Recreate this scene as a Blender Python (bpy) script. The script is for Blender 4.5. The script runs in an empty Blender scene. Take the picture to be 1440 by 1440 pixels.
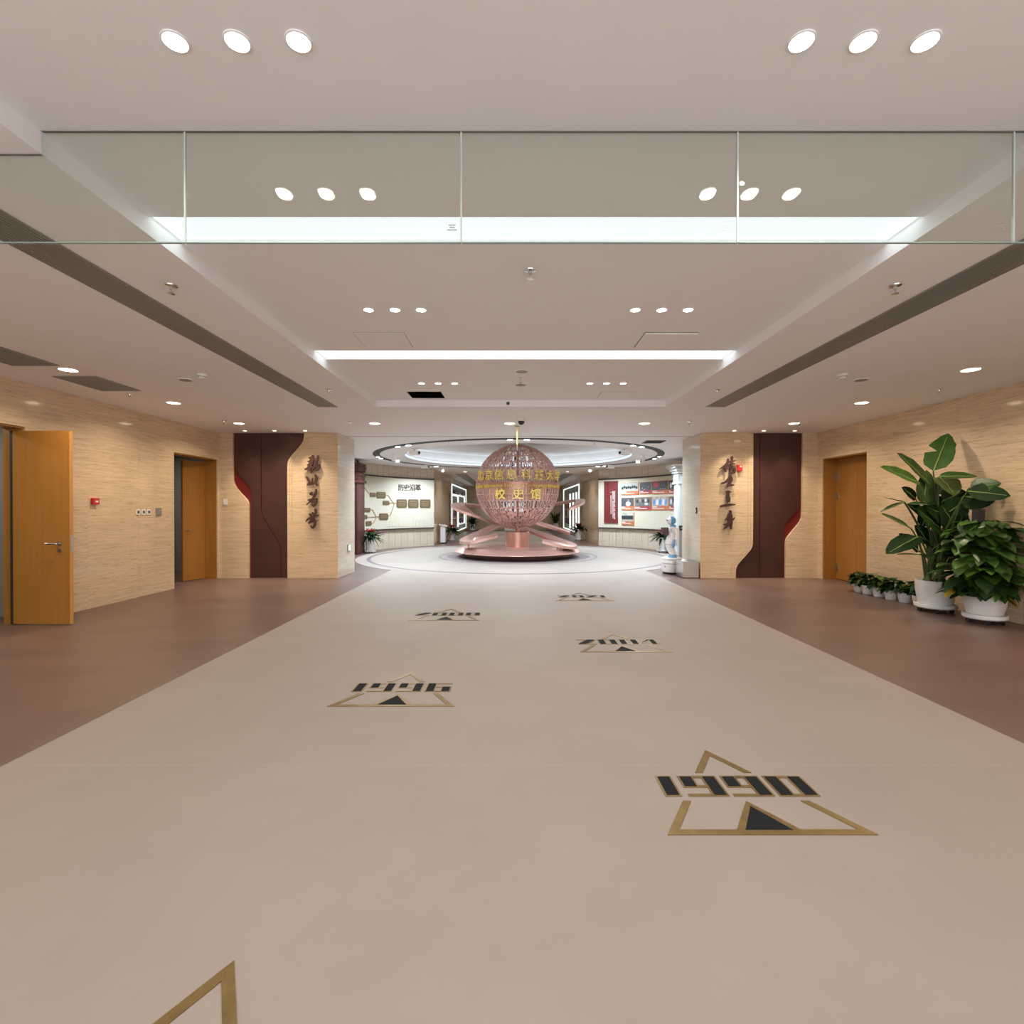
import bpy, math, random
from mathutils import Vector, Matrix
from math import sin, cos, pi, radians as R, atan2, sqrt, asin, degrees

SC = bpy.context.scene
COL = SC.collection
rnd = random.Random(7)

# ------------------------------------------------------------------ camera, world, exposure
EYE = 1.45                     # camera height
HZ = 716.0                     # row of the horizon in the 1440 px frame
cam_d = bpy.data.cameras.new('camera')
cam = bpy.data.objects.new('camera', cam_d)
COL.objects.link(cam)
cam_d.sensor_width = 36.0
cam_d.lens = 18.0
cam_d.clip_start = 0.05
cam_d.clip_end = 200
cam.location = (0, 0, EYE)
cam.rotation_euler = (R(90 - 0.318), 0, 0)
SC.camera = cam

W = bpy.data.worlds.new('world')
SC.world = W
W.use_nodes = True
W.node_tree.nodes['Background'].inputs[0].default_value = (0.93, 0.97, 1.0, 1)
W.node_tree.nodes['Background'].inputs[1].default_value = 2.8     # even fill light added through the open entrance side

SC.view_settings.view_transform = 'Standard'
SC.view_settings.look = 'None'
SC.view_settings.gamma = 1
SC.view_settings.use_curve_mapping = False
SC.view_settings.exposure = 0.0
SC.cycles.use_denoising = True
SC.cycles.max_bounces = 10
SC.cycles.diffuse_bounces = 5
SC.cycles.glossy_bounces = 4
SC.cycles.transparent_max_bounces = 12
SC.cycles.transmission_bounces = 6
SC.cycles.caustics_reflective = False
SC.cycles.caustics_refractive = False
SC.cycles.sample_clamp_indirect = 4.0

# lamp strengths (watts of the lamp inside each fitting)
WARM = (1.0, 0.84, 0.62)
NEUT = (1.0, 0.94, 0.87)
COOL = (0.87, 0.96, 1.0)
TRACK = (0.74, 0.88, 1.0)
P_CENTRE, P_SIDE, P_BAND, P_SPOT, P_TRACK, P_HALL = 5.0, 21.0, 14.0, 6.0, 64.0, 24.0

# ------------------------------------------------------------------ layout constants
HC = 3.05        # low ceiling
HR = 3.153       # raised ceiling inside the long recess
XL, XR = -6.15, 6.42
RL, RR = -2.12, 2.40      # recess edges
RE = 8.0                  # far end of recess
YB = -3.0                 # entrance side, left open to the added fill light
YF = 10.76                # face of the two feature walls
PL, PR = -3.66, 3.96      # inner faces of the piers
CX, CY, RH = 0.19, 15.9, 5.5   # round hall
DA, DB = -3.10, 3.45      # corridor walls beyond the hall
YE = 36.0

def X_at(px, Y): return (px - 720) / 720 * Y
def Z_at(py, Y): return EYE + (HZ - py) / 720 * Y
def at(px, py, Y): return Vector((X_at(px, Y), Y, Z_at(py, Y)))
def floor_at(px, py):
    Y = 720 * EYE / (py - HZ); return X_at(px, Y), Y
def ceil_at(px, py, z=HC):
    Y = 720 * (z - EYE) / (HZ - py); return X_at(px, Y), Y

# ------------------------------------------------------------------ mesh helpers
class MB:
    def __init__(s): s.v = []; s.f = []
    def add(s, vs, fs):
        n = len(s.v); s.v += [tuple(v) for v in vs]; s.f += [tuple(i + n for i in f) for f in fs]; return s
    def box(s, x0, x1, y0, y1, z0, z1):
        return s.add([(x0,y0,z0),(x1,y0,z0),(x1,y1,z0),(x0,y1,z0),(x0,y0,z1),(x1,y0,z1),(x1,y1,z1),(x0,y1,z1)],
                     [(0,3,2,1),(4,5,6,7),(0,1,5,4),(1,2,6,5),(2,3,7,6),(3,0,4,7)])
    def bevbox(s, x0, x1, y0, y1, z0, z1, b):
        # box with chamfered vertical and horizontal edges
        V = []
        for (z, i) in ((z0, b), (z0 + b, 0), (z1 - b, 0), (z1, b)):
            c = b
            V += [(x0+i+c*(i==0),y0+i,z),(x1-i-c*(i==0),y0+i,z),(x1-i,y0+i+c*(i==0),z),(x1-i,y1-i-c*(i==0),z),
                  (x1-i-c*(i==0),y1-i,z),(x0+i+c*(i==0),y1-i,z),(x0+i,y1-i-c*(i==0),z),(x0+i,y0+i+c*(i==0),z)]
        F = [tuple(range(7,-1,-1)), tuple(range(24,32))]
        for k in range(3):
            for j in range(8):
                F.append((k*8+j, k*8+(j+1)%8, (k+1)*8+(j+1)%8, (k+1)*8+j))
        return s.add(V, F)
    def prism(s, pts, a, b, axis='z'):
        # polygon (2D, any order) extruded from a to b along an axis
        n = len(pts)
        def P(p, t):
            return {'z': (p[0], p[1], t), 'y': (p[0], t, p[1]), 'x': (t, p[0], p[1])}[axis]
        V = [P(p, a) for p in pts] + [P(p, b) for p in pts]
        ar = sum(pts[i][0]*pts[(i+1)%n][1] - pts[(i+1)%n][0]*pts[i][1] for i in range(n))
        flip = (ar < 0) ^ (axis == 'y') ^ (b < a)
        F = [tuple(range(n-1,-1,-1)), tuple(range(n, 2*n))] + [(i,(i+1)%n,n+(i+1)%n,n+i) for i in range(n)]
        if flip: F = [tuple(reversed(f)) for f in F]
        return s.add(V, F)
    def strip(s, A, B, z0, z1, axis='z'):
        # band between two matching 2D polylines, with thickness
        n = len(A)
        def P(p, t):
            return {'z': (p[0], p[1], t), 'y': (p[0], t, p[1]), 'x': (t, p[0], p[1])}[axis]
        V = [P(p,z0) for p in A]+[P(p,z0) for p in B]+[P(p,z1) for p in A]+[P(p,z1) for p in B]
        F = []
        for i in range(n-1):
            F += [(i,i+1,n+i+1,n+i),(2*n+i,3*n+i,3*n+i+1,2*n+i+1),(i,2*n+i,2*n+i+1,i+1),(n+i,n+i+1,3*n+i+1,3*n+i)]
        F += [(0,n,3*n,2*n),(n-1,3*n-1,4*n-1,2*n-1)]
        return s.add(V, F)
    def lathe(s, prof, seg=24, c=(0,0,0), cap=True, sx=1.0, sy=1.0):
        n = len(prof); V = []
        for (r, z) in prof:
            for k in range(seg):
                a = 2*pi*k/seg; V.append((c[0]+r*cos(a)*sx, c[1]+r*sin(a)*sy, c[2]+z))
        F = []
        for i in range(n-1):
            for k in range(seg):
                F.append((i*seg+k, i*seg+(k+1)%seg, (i+1)*seg+(k+1)%seg, (i+1)*seg+k))
        if cap:
            F.append(tuple(range(seg-1,-1,-1))); F.append(tuple((n-1)*seg+k for k in range(seg)))
        return s.add(V, F)
    def cyl(s, c, r, z0, z1, seg=16): return s.lathe([(r,z0),(r,z1)], seg, c)
    def tube(s, pts, rad, seg=8, cap=True):
        pts = [Vector(p) for p in pts]; n = len(pts)
        if not isinstance(rad, (list,tuple)): rad = [rad]*n
        V = []; up = None
        for i, p in enumerate(pts):
            t = (pts[min(i+1,n-1)] - pts[max(i-1,0)]).normalized()
            if up is None:
                up = t.orthogonal().normalized()
            up = (up - t*up.dot(t))
            up = up.normalized() if up.length > 1e-6 else t.orthogonal().normalized()
            w = t.cross(up)
            for k in range(seg):
                a = 2*pi*k/seg; V.append(p + up*(cos(a)*rad[i]) + w*(sin(a)*rad[i]))
        F = [(i*seg+k, i*seg+(k+1)%seg, (i+1)*seg+(k+1)%seg, (i+1)*seg+k) for i in range(n-1) for k in range(seg)]
        if cap: F += [tuple(range(seg-1,-1,-1)), tuple((n-1)*seg+k for k in range(seg))]
        return s.add(V, F)
    def arcband(s, c, r0, r1, a0, a1, z0, z1, seg=48):
        # solid curved band (degrees)
        full = abs(a1-a0) >= 359.9
        V = []; n = seg if full else seg+1
        for k in range(n):
            a = R(a0 + (a1-a0)*k/seg)
            for (r, z) in ((r0,z0),(r1,z0),(r1,z1),(r0,z1)):
                V.append((c[0]+r*cos(a), c[1]+r*sin(a), z))
        F = []
        for k in range(seg):
            i = 4*k; j = 4*((k+1) % n)
            for q in range(4):
                F.append((i+q, j+q, j+(q+1)%4, i+(q+1)%4)[::-1])
        if not full: F += [(0,1,2,3), (4*seg+3,4*seg+2,4*seg+1,4*seg)]
        return s.add(V, F)
    def sphere(s, c, r, seg=16, rings=10, sz=1.0, sx=1.0, sy=1.0):
        prof = [(max(r*cos(-pi/2+pi*i/rings),1e-4), r*sin(-pi/2+pi*i/rings)*sz) for i in range(rings+1)]
        return s.lathe(prof, seg, c, True, sx, sy)
    def loft(s, secs, seg=18):
        # secs: (cx, cy, z, rx, ry)
        V = []
        for (cx, cy, z, rx, ry) in secs:
            for k in range(seg):
                a = 2*pi*k/seg; V.append((cx+rx*cos(a), cy+ry*sin(a), z))
        n = len(secs)
        F = [(i*seg+k, i*seg+(k+1)%seg, (i+1)*seg+(k+1)%seg, (i+1)*seg+k) for i in range(n-1) for k in range(seg)]
        F += [tuple(range(seg-1,-1,-1)), tuple((n-1)*seg+k for k in range(seg))]
        return s.add(V, F)
    def mesh(s, name, mat=None, smooth=False):
        m = bpy.data.meshes.new(name); m.from_pydata(s.v, [], s.f); m.validate()
        if mat: m.materials.append(mat)
        if smooth:
            m.polygons.foreach_set('use_smooth', [True]*len(m.polygons))
            m.update()
            try: m.set_sharp_from_angle(angle=R(38))
            except Exception: pass
        m.update(); return m

def chain_off(p):
    o = Vector((0,0,0))
    while p is not None:
        o += p.location; p = p.parent
    return o

def obj(name, mb, mat=None, parent=None, smooth=False, world=True, kind=None, label=None, loc=None):
    me = mb if isinstance(mb, bpy.types.Mesh) else mb.mesh(name, mat, smooth)
    o = bpy.data.objects.new(name, me); COL.objects.link(o)
    if parent is not None:
        o.parent = parent
        if world: o.location = -chain_off(parent)
    if loc is not None: o.location = loc
    if kind: o['kind'] = kind
    if label: o['label'] = label
    return o
def thing(name, label, cat, loc=(0,0,0), group=None, rz=0.0):
    o = bpy.data.objects.new(name, None); COL.objects.link(o)
    o.empty_display_size = .1
    o.location = loc; o.rotation_euler = (0,0,rz)
    o['label'] = label; o['category'] = cat
    if group: o['group'] = group
    return o
def tag(o, label, cat, group=None):
    o['label'] = label; o['category'] = cat
    if group: o['group'] = group
    return o
def struct(name, mb, mat, label=None, parent=None, smooth=False):
    o = obj(name, mb, mat, parent, smooth)
    if parent is None:
        o['kind'] = 'structure'
        if label: o['label'] = label
    return o
def struct_empty(name, loc, label):
    o = bpy.data.objects.new(name, None); COL.objects.link(o); o.location = loc
    o['kind'] = 'structure'; o['label'] = label; return o
def dup(root, loc, label=None, group=None, rz=None):
    r = root.copy(); COL.objects.link(r); r.location = loc
    if rz is not None: r.rotation_euler = (0,0,rz)
    if label: r['label'] = label
    if group: r['group'] = group
    for ch in list(root.children):
        c = ch.copy(); COL.objects.link(c); c.parent = r
        for g in list(ch.children):
            d = g.copy(); COL.objects.link(d); d.parent = c
    return r

# ------------------------------------------------------------------ materials
def mat(name, color, rough=.5, metal=0.0, spec=.5, var=0.0, scale=8.0, stretch=(1,1,1), bump=0.0, coat=0.0, var_col=None, emit=None, emit_s=0.0, obj_rand=0.0):
    m = bpy.data.materials.new(name); m.use_nodes = True
    nt = m.node_tree; N = nt.nodes; L = nt.links
    b = N['Principled BSDF']
    b.inputs['Base Color'].default_value = (*color, 1)
    b.inputs['Roughness'].default_value = rough
    b.inputs['Metallic'].default_value = metal
    b.inputs['Specular IOR Level'].default_value = spec
    b.inputs['Coat Weight'].default_value = coat
    b.inputs['Coat Roughness'].default_value = .08
    if emit:
        b.inputs['Emission Color'].default_value = (*emit, 1); b.inputs['Emission Strength'].default_value = emit_s
    if var or bump or obj_rand:
        geo = N.new('ShaderNodeNewGeometry'); mp = N.new('ShaderNodeMapping'); nz = N.new('ShaderNodeTexNoise')
        mp.inputs['Scale'].default_value = stretch
        L.new(geo.outputs['Position'], mp.inputs['Vector']); L.new(mp.outputs[0], nz.inputs['Vector'])
        nz.inputs['Scale'].default_value = scale; nz.inputs['Detail'].default_value = 6; nz.inputs['Roughness'].default_value = .6
        src = None
        if var:
            r = N.new('ShaderNodeValToRGB')
            c2 = var_col or tuple(c*(1-var) for c in color)
            r.color_ramp.elements[0].position = .3; r.color_ramp.elements[1].position = .7
            r.color_ramp.elements[0].color = (*c2, 1); r.color_ramp.elements[1].color = (*color, 1)
            L.new(nz.outputs['Fac'], r.inputs['Fac']); src = r.outputs[0]
        if obj_rand and src:
            oi = N.new('ShaderNodeObjectInfo'); hv = N.new('ShaderNodeHueSaturation')
            mr = N.new('ShaderNodeMapRange')
            mr.inputs['To Min'].default_value = 1-obj_rand; mr.inputs['To Max'].default_value = 1+obj_rand
            L.new(oi.outputs['Random'], mr.inputs['Value']); L.new(mr.outputs[0], hv.inputs['Value'])
            L.new(src, hv.inputs['Color']); src = hv.outputs[0]
        if src: L.new(src, b.inputs['Base Color'])
        if bump:
            bp = N.new('ShaderNodeBump'); bp.inputs['Strength'].default_value = bump; bp.inputs['Distance'].default_value = .01
            L.new(nz.outputs['Fac'], bp.inputs['Height']); L.new(bp.outputs[0], b.inputs['Normal'])
    return m

def travertine(name, light, mid, vein, rough=.12, vein_amt=.55):
    m = bpy.data.materials.new(name); m.use_nodes = True
    nt = m.node_tree; N = nt.nodes; L = nt.links; b = N['Principled BSDF']
    geo = N.new('ShaderNodeNewGeometry'); oi = N.new('ShaderNodeObjectInfo')
    cmb = N.new('ShaderNodeCombineXYZ'); mul = N.new('ShaderNodeMath'); mul.operation = 'MULTIPLY'; mul.inputs[1].default_value = .06
    L.new(oi.outputs['Random'], mul.inputs[0]); L.new(mul.outputs[0], cmb.inputs[2])
    ad = N.new('ShaderNodeVectorMath'); ad.operation = 'ADD'
    L.new(geo.outputs['Position'], ad.inputs[0]); L.new(cmb.outputs[0], ad.inputs[1])
    def noise(sc, stretch, det=5):
        mp = N.new('ShaderNodeMapping'); mp.inputs['Scale'].default_value = stretch
        L.new(ad.outputs[0], mp.inputs['Vector']); nz = N.new('ShaderNodeTexNoise')
        nz.inputs['Scale'].default_value = sc; nz.inputs['Detail'].default_value = det; nz.inputs['Roughness'].default_value = .62
        L.new(mp.outputs[0], nz.inputs['Vector']); return nz
    n1 = noise(1.0, (1.6, 1.6, 34)); n2 = noise(1.0, (5.5, 5.5, 120), 5); n3 = noise(1.6, (.6, .6, 1.6), 2)
    r1 = N.new('ShaderNodeValToRGB'); r1.color_ramp.elements[0].position = .34; r1.color_ramp.elements[1].position = .62
    r1.color_ramp.elements[0].color = (*mid, 1); r1.color_ramp.elements[1].color = (*light, 1)
    L.new(n1.outputs['Fac'], r1.inputs['Fac'])
    r2 = N.new('ShaderNodeValToRGB'); r2.color_ramp.elements[0].position = .57; r2.color_ramp.elements[1].position = .72
    r2.color_ramp.elements[0].color = (0,0,0,1); r2.color_ramp.elements[1].color = (vein_amt,)*3 + (1,)
    L.new(n2.outputs['Fac'], r2.inputs['Fac'])
    mx = N.new('ShaderNodeMix'); mx.data_type = 'RGBA'
    L.new(r2.outputs[0], mx.inputs[0]); L.new(r1.outputs[0], mx.inputs[6]); mx.inputs[7].default_value = (*vein, 1)
    hv = N.new('ShaderNodeHueSaturation'); mr = N.new('ShaderNodeMapRange')
    mr.inputs['To Min'].default_value = .93; mr.inputs['To Max'].default_value = 1.05
    L.new(n3.outputs['Fac'], mr.inputs['Value']); L.new(mr.outputs[0], hv.inputs['Value'])
    L.new(mx.outputs[2], hv.inputs['Color']); L.new(hv.outputs[0], b.inputs['Base Color'])
    b.inputs['Roughness'].default_value = rough
    return m

def emis(name, color, s):
    m = bpy.data.materials.new(name); m.use_nodes = True
    b = m.node_tree.nodes['Principled BSDF']
    b.inputs['Base Color'].default_value = (.8,.8,.8,1)
    b.inputs['Emission Color'].default_value = (*color,1); b.inputs['Emission Strength'].default_value = s
    return m

M = {}
M['stone'] = travertine('travertine_gold', (.74,.558,.382), (.60,.445,.285), (.28,.19,.11), .11, 1.0)
M['stone_pale'] = travertine('travertine_pale', (.62,.52,.42), (.55,.45,.35), (.34,.26,.19), .16, .35)
M['stone_core'] = mat('stone_core', (.32,.25,.18), .7)
M['ceil'] = mat('ceiling_paint', (.88,.86,.865), .75, spec=.25, var=.025, scale=3)
M['column'] = mat('off_white_column', (.60,.61,.60), .55)
M['white'] = mat('white_paint', (.82,.81,.80), .6)
M['carpet'] = mat('beige_floor', (.325,.273,.236), .62, spec=.3, var=.10, scale=1.3, stretch=(1,1,1), bump=.0)
M['brown'] = mat('brown_floor', (.168,.106,.088), .38, spec=.4, var=.27, scale=1.5, stretch=(.5,1.0,1))
M['mauve'] = mat('mauve_floor', (.16,.125,.13), .5, var=.1, scale=3)
M['wood'] = mat('orange_veneer', (.39,.172,.032), .33, var=.16, scale=5, stretch=(3,3,.25), coat=.1)
M['wood_edge'] = mat('veneer_edge', (.60,.30,.08), .35)
M['steel'] = mat('brushed_steel', (.55,.54,.52), .3, 1.0, var=.1, scale=30)
M['chrome'] = mat('chrome', (.7,.7,.7), .12, 1.0)
M['brass'] = mat('aged_brass', (.34,.235,.095), .36, .75, var=.3, scale=14)
M['granite'] = mat('black_granite', (.016,.018,.021), .8, spec=.15, var=.6, scale=160)
M['grille'] = mat('grille_grey', (.30,.285,.27), .5, .3)
M['dark'] = mat('dark_void', (.015,.015,.017), .8)
M['maroon'] = mat('maroon_bronze_panel', (.088,.040,.034), .3, .35, var=.3, scale=1.2)
M['deepred'] = mat('deep_red_backing', (.125,.008,.008), .4)
M['bronze'] = mat('dark_bronze_lettering', (.075,.033,.028), .45, .3)
M['gold'] = mat('polished_gold', (1.0,.75,.20), .3, .12)
M['copper'] = mat('rose_copper', (.86,.58,.53), .34, .75, var=.10, scale=5)
M['copper_p'] = mat('satin_copper', (.68,.42,.36), .36, .75, var=.10, scale=5)
M['copper_in'] = mat('shade_dark_inner_copper', (.17,.06,.045), .6, .3)  # shade inside the globe put into a darker copper for the inner faces
M['copper_d'] = mat('copper_plinth', (.62,.33,.25), .34, .85, var=.15, scale=7, stretch=(1,1,.2))
M['pot'] = mat('white_pot', (.80,.80,.79), .35, var=.05, scale=20)
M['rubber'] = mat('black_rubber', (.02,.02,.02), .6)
M['soil'] = mat('potting_soil', (.05,.035,.025), .9, var=.4, scale=40)
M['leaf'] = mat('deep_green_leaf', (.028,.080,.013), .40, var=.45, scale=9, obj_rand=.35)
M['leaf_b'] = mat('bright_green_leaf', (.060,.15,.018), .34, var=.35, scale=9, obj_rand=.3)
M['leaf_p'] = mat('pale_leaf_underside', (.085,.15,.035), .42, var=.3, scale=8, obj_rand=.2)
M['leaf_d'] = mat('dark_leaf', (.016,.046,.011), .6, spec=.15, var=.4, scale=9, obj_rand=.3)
M['leaf_y'] = mat('yellow_leaf', (.48,.33,.03), .45, var=.4, scale=20)
M['rib'] = mat('pale_midrib', (.23,.30,.08), .45)
M['stem'] = mat('plant_stem', (.075,.12,.025), .5, var=.4, scale=15)
M['redfl'] = mat('red_bract', (.50,.022,.02), .45, var=.4, scale=30)
M['moss'] = mat('moss_pole', (.035,.03,.026), .9, var=.5, scale=60)
M['plastic'] = mat('white_plastic', (.78,.77,.74), .4)
M['greyplastic'] = mat('grey_plastic', (.25,.24,.23), .45)
M['red'] = mat('alarm_red', (.55,.03,.03), .4)
M['screen'] = mat('dull_screen', (.10,.11,.085), .2)
M['board'] = mat('cream_board', (.63,.58,.46), .5, var=.03, scale=4)
M['rail'] = mat('dark_bronze_rail', (.085,.06,.055), .4, .4)
M['plaque'] = mat('bronze_plaque', (.27,.20,.12), .38, .6, var=.25, scale=12)
M['line'] = mat('brass_line', (.38,.27,.14), .4, .5)
M['etch'] = mat('grey_etching', (.50,.47,.40), .6)
M['ink'] = mat('dark_ink', (.10,.075,.06), .5)
M['paper'] = mat('print_white', (.80,.78,.74), .6)
M['panelred'] = mat('oxblood_panel', (.15,.022,.022), .45)
M['frame_o'] = mat('orange_edge', (.62,.25,.06), .45)
M['caption_o'] = mat('caption_orange', (.50,.14,.07), .5)
M['caption_r'] = mat('caption_red', (.36,.05,.06), .5)
M['brickred'] = mat('dark_red_brick', (.075,.02,.017), .6, var=.3, scale=30)
M['gatered'] = mat('red_gate_paint', (.085,.022,.019), .5, var=.2, scale=10)
M['robot'] = mat('robot_white', (.82,.78,.76), .3, coat=.3)
M['robotblue'] = mat('robot_blue', (.13,.33,.58), .35, coat=.3)
M['robotgrey'] = mat('robot_grey', (.33,.33,.34), .4)
M['tablet'] = mat('tablet_screen', (.10,.045,.055), .25)
M['mirror'] = mat('satin_steel_box', (.70,.70,.70), .22, .9)
M['signgreen'] = emis('exit_sign_green', (.06,.65,.20), .7)
M['signwhite'] = emis('exit_sign_white', (.65,1.0,.75), .8)
M['cyan'] = emis('cyan_sign', (.10,.42,.60), .55)
M['led'] = emis('led_strip_white', (.92,.98,1.0), 5.0)
M['case_led'] = emis('case_led', (.90,1.0,.95), 1.15)
M['panel_light'] = emis('linear_light_panel', (.81,.945,1.0), .93)
M['lens_w'] = emis('warm_lens', (1.0,.84,.55), 14)
M['lens_n'] = emis('neutral_lens', (1.0,.94,.80), 22)
M['lens_c'] = emis('cool_lens', (.93,.98,1.0), 8)
M['cove'] = emis('cove_led', (.82,.92,1.0), 3.6)
M['lip'] = emis('dome_edge_led', (.62,.80,1.0), 1.1)
M['screenlit'] = emis('backlit_display', (.75,.85,.95), .85)

def glass_mat():
    m = bpy.data.materials.new('smoke_glass'); m.use_nodes = True
    nt = m.node_tree; N = nt.nodes; L = nt.links
    for n in list(N): N.remove(n)
    out = N.new('ShaderNodeOutputMaterial'); mix = N.new('ShaderNodeMixShader'); 
    geo = N.new('ShaderNodeNewGeometry'); dt = N.new('ShaderNodeVectorMath'); dt.operation = 'DOT_PRODUCT'
    L.new(geo.outputs['Incoming'], dt.inputs[0]); L.new(geo.outputs['Normal'], dt.inputs[1])
    def mth(op, a, b=None):
        q = N.new('ShaderNodeMath'); q.operation = op
        if isinstance(a, (int, float)): q.inputs[0].default_value = a
        else: L.new(a, q.inputs[0])
        if b is not None:
            if isinstance(b, (int, float)): q.inputs[1].default_value = b
            else: L.new(b, q.inputs[1])
        return q.outputs[0]
    ab = mth('ABSOLUTE', dt.outputs['Value']); po = mth('POWER', mth('SUBTRACT', 1.0, ab), 5.0)
    frs = mth('ADD', mth('MULTIPLY', po, .955), .045)      # Schlick term, the same on both faces of the pane
    tr = N.new('ShaderNodeBsdfTransparent'); tr.inputs[0].default_value = (.94,.965,.95,1)
    gl = N.new('ShaderNodeBsdfGlossy'); gl.inputs['Roughness'].default_value = 0.0; gl.inputs['Color'].default_value = (.95,1,.97,1)
    L.new(frs, mix.inputs[0]); L.new(tr.outputs[0], mix.inputs[1]); L.new(gl.outputs[0], mix.inputs[2]); L.new(mix.outputs[0], out.inputs[0])
    return m
M['glass'] = glass_mat()
M['seal'] = mat('clear_seal', (.50,.53,.51), .35)
M['glass_edge'] = mat('glass_edge', (.30,.38,.35), .25)

def lamp(parent, loc, watts, color, size=.1, spread=150, rot=(0,0,0)):
    d = bpy.data.lights.new('lamp', 'AREA'); d.shape = 'DISK'; d.size = size; d.energy = watts; d.color = color; d.spread = R(spread)
    o = bpy.data.objects.new('lamp', d); COL.objects.link(o); o.parent = parent; o.location = loc; o.rotation_euler = rot
    return o

# ------------------------------------------------------------------ room shell: floor
fl = struct('floor', MB().box(-9, 9, YB, YE+.3, -.12, 0), M['brown'], 'brown resilient floor along both sides of the hall')
cL, cR = -2.87, 3.16
rh = 4.85
def circ_y(x): return CY - sqrt(rh*rh - (x-CX)**2)
pts = [(cL, YB), (cR, YB), (cR, circ_y(cR))]
a0 = atan2(circ_y(cR)-CY, cR-CX); a1 = atan2(circ_y(cL)-CY, cL-CX)
if a1 < a0: a1 += 2*pi
# go the long way round the disc so runner and disc are one sheet
aa = a0
big = a0 + 2*pi - ((a0 - a1) % (2*pi))
span = (a1 - a0) % (2*pi)
# long way: counterclockwise from a0 to a1
for k in range(1, 97):
    a = a0 + span*k/96
    pts.append((CX+rh*cos(a), CY+rh*sin(a)))
run = struct('floor_runner', MB().prism(pts, 0.0, .004), M['carpet'], 'beige floor field running up the middle and widening into a disc')
bk = MB().box(-2.0, 2.3, CY+sqrt(rh*rh-2.2**2)-.05, YE, 0, .003)
struct('floor_corridor', bk, M['carpet'], 'beige floor strip along the far corridor')
obj('floor_ring', MB().arcband((CX,CY), 4.42, 4.53, 0, 360, .003, .006, 96), M['mauve'], run)
obj('floor_ring', MB().arcband((CX,CY), 2.36, 2.44, 0, 360, .003, .006, 96), M['mauve'], run)
obj('floor_ring', MB().arcband((CX,CY), 1.2, 2.20, 0, 360, .003, .006, 96), M['mauve'], run)

# ------------------------------------------------------------------ ceiling
SLOTS = [(-2.05,-1.75), (.47,.77), (2.995,3.28), (5.505,5.83)]
ceil = MB()
ceil.box(-9, RL, YB, RE, HC, HC+.5)
ceil.box(RR, 9, YB, RE, HC, HC+.5)
struct('ceiling', ceil, M['ceil'], 'low white side ceilings either side of the long recess')
ys = [YB] + [v for s_ in SLOTS for v in s_] + [RE+.02]
rc = MB()
HATCH = (-1.53,-1.03,7.43,7.89)
for i in range(0, len(ys), 2):
    y0, y1 = ys[i], ys[i+1]
    if y0 < HATCH[2] < y1:
        h = HATCH
        rc.box(RL-.05, RR+.05, y0, h[2], HR, HR+.12); rc.box(RL-.05, RR+.05, h[3], y1, HR, HR+.12)
        rc.box(RL-.05, h[0], h[2], h[3], HR, HR+.12); rc.box(h[1], RR+.05, h[2], h[3], HR, HR+.12)
    else: rc.box(RL-.05, RR+.05, y0, y1, HR, HR+.12)
struct('ceiling_recess', rc, M['ceil'], 'raised white ceiling inside the long recess')
struct('ceiling_plenum', MB().box(-9, 9, YB, RE+.05, HC+.5, HC+.56), M['dark'], 'slab over the ceiling void')
# band over the far end, and round hall ceiling with dome opening
RD = 3.44
def ring_slab(mb, x0, x1, y0, y1, c, r, z0, z1, seg=96):
    # rectangle with a round hole
    V = []; F = []
    def hit(a):
        dx, dy = cos(a), sin(a); t = 1e9
        if dx > 1e-9: t = min(t, (x1-c[0])/dx)
        if dx < -1e-9: t = min(t, (x0-c[0])/dx)
        if dy > 1e-9: t = min(t, (y1-c[1])/dy)
        if dy < -1e-9: t = min(t, (y0-c[1])/dy)
        return (c[0]+dx*t, c[1]+dy*t)
    angs = sorted([2*pi*k/seg for k in range(seg)] + [atan2(y-c[1], x-c[0]) % (2*pi) for x in (x0,x1) for y in (y0,y1)])
    n = len(angs)
    for a in angs:
        h = hit(a); i = (c[0]+r*cos(a), c[1]+r*sin(a))
        V += [(i[0],i[1],z0),(h[0],h[1],z0),(h[0],h[1],z1),(i[0],i[1],z1)]
    for k in range(n):
        i = 4*k; j = 4*((k+1)%n)
        for q in range(4): F.append((i+q, i+(q+1)%4, j+(q+1)%4, j+q))
    return mb.add(V, F)
band = MB().box(-9, 9, RE, 11.28, HC, HC+.5)
struct('ceiling_band', band, M['ceil'], 'low white ceiling band in front of the round hall')
hallc = ring_slab(MB(), -9, 9, 11.30, 21.5, (CX,CY), RD, HC+.004, HC+.10)
hc = struct('ceiling_hall', hallc, M['ceil'], 'white ceiling of the round hall with a dome opening')
obj('ceiling_joint', MB().box(PL, PR, 11.272, 11.302, HC-.002, HC+.02), M['dark'], hc)
dome = MB().arcband((CX,CY), 3.95, 4.05, 0, 360, HC+.10, HC+.46, 96)
dome.lathe([(4.05, HC+.44), (4.05, HC+.50)], 96, (CX,CY,0))
struct('ceiling_dome', dome, M['white'], 'raised round cove ceiling above the globe')
struct('ceiling_corridor', MB().box(-9, 9, 21.5, YE+.3, HC, HC+.3), M['ceil'], 'white ceiling of the far corridor')
lipo = obj('dome_edge_light', MB().arcband((CX,CY), RD-.012, RD, 0, 360, HC+.02, HC+.075, 96), M['lip'])
tag(lipo, 'thin bluish white light line round the edge of the dome opening', 'light')
covo = obj('cove_light_strip', MB().arcband((CX,CY), 3.78, 3.84, 0, 360, HC+.105, HC+.13, 96), M['cove'])
tag(covo, 'hidden cove light strip on the ledge inside the round ceiling dome', 'light')
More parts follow.
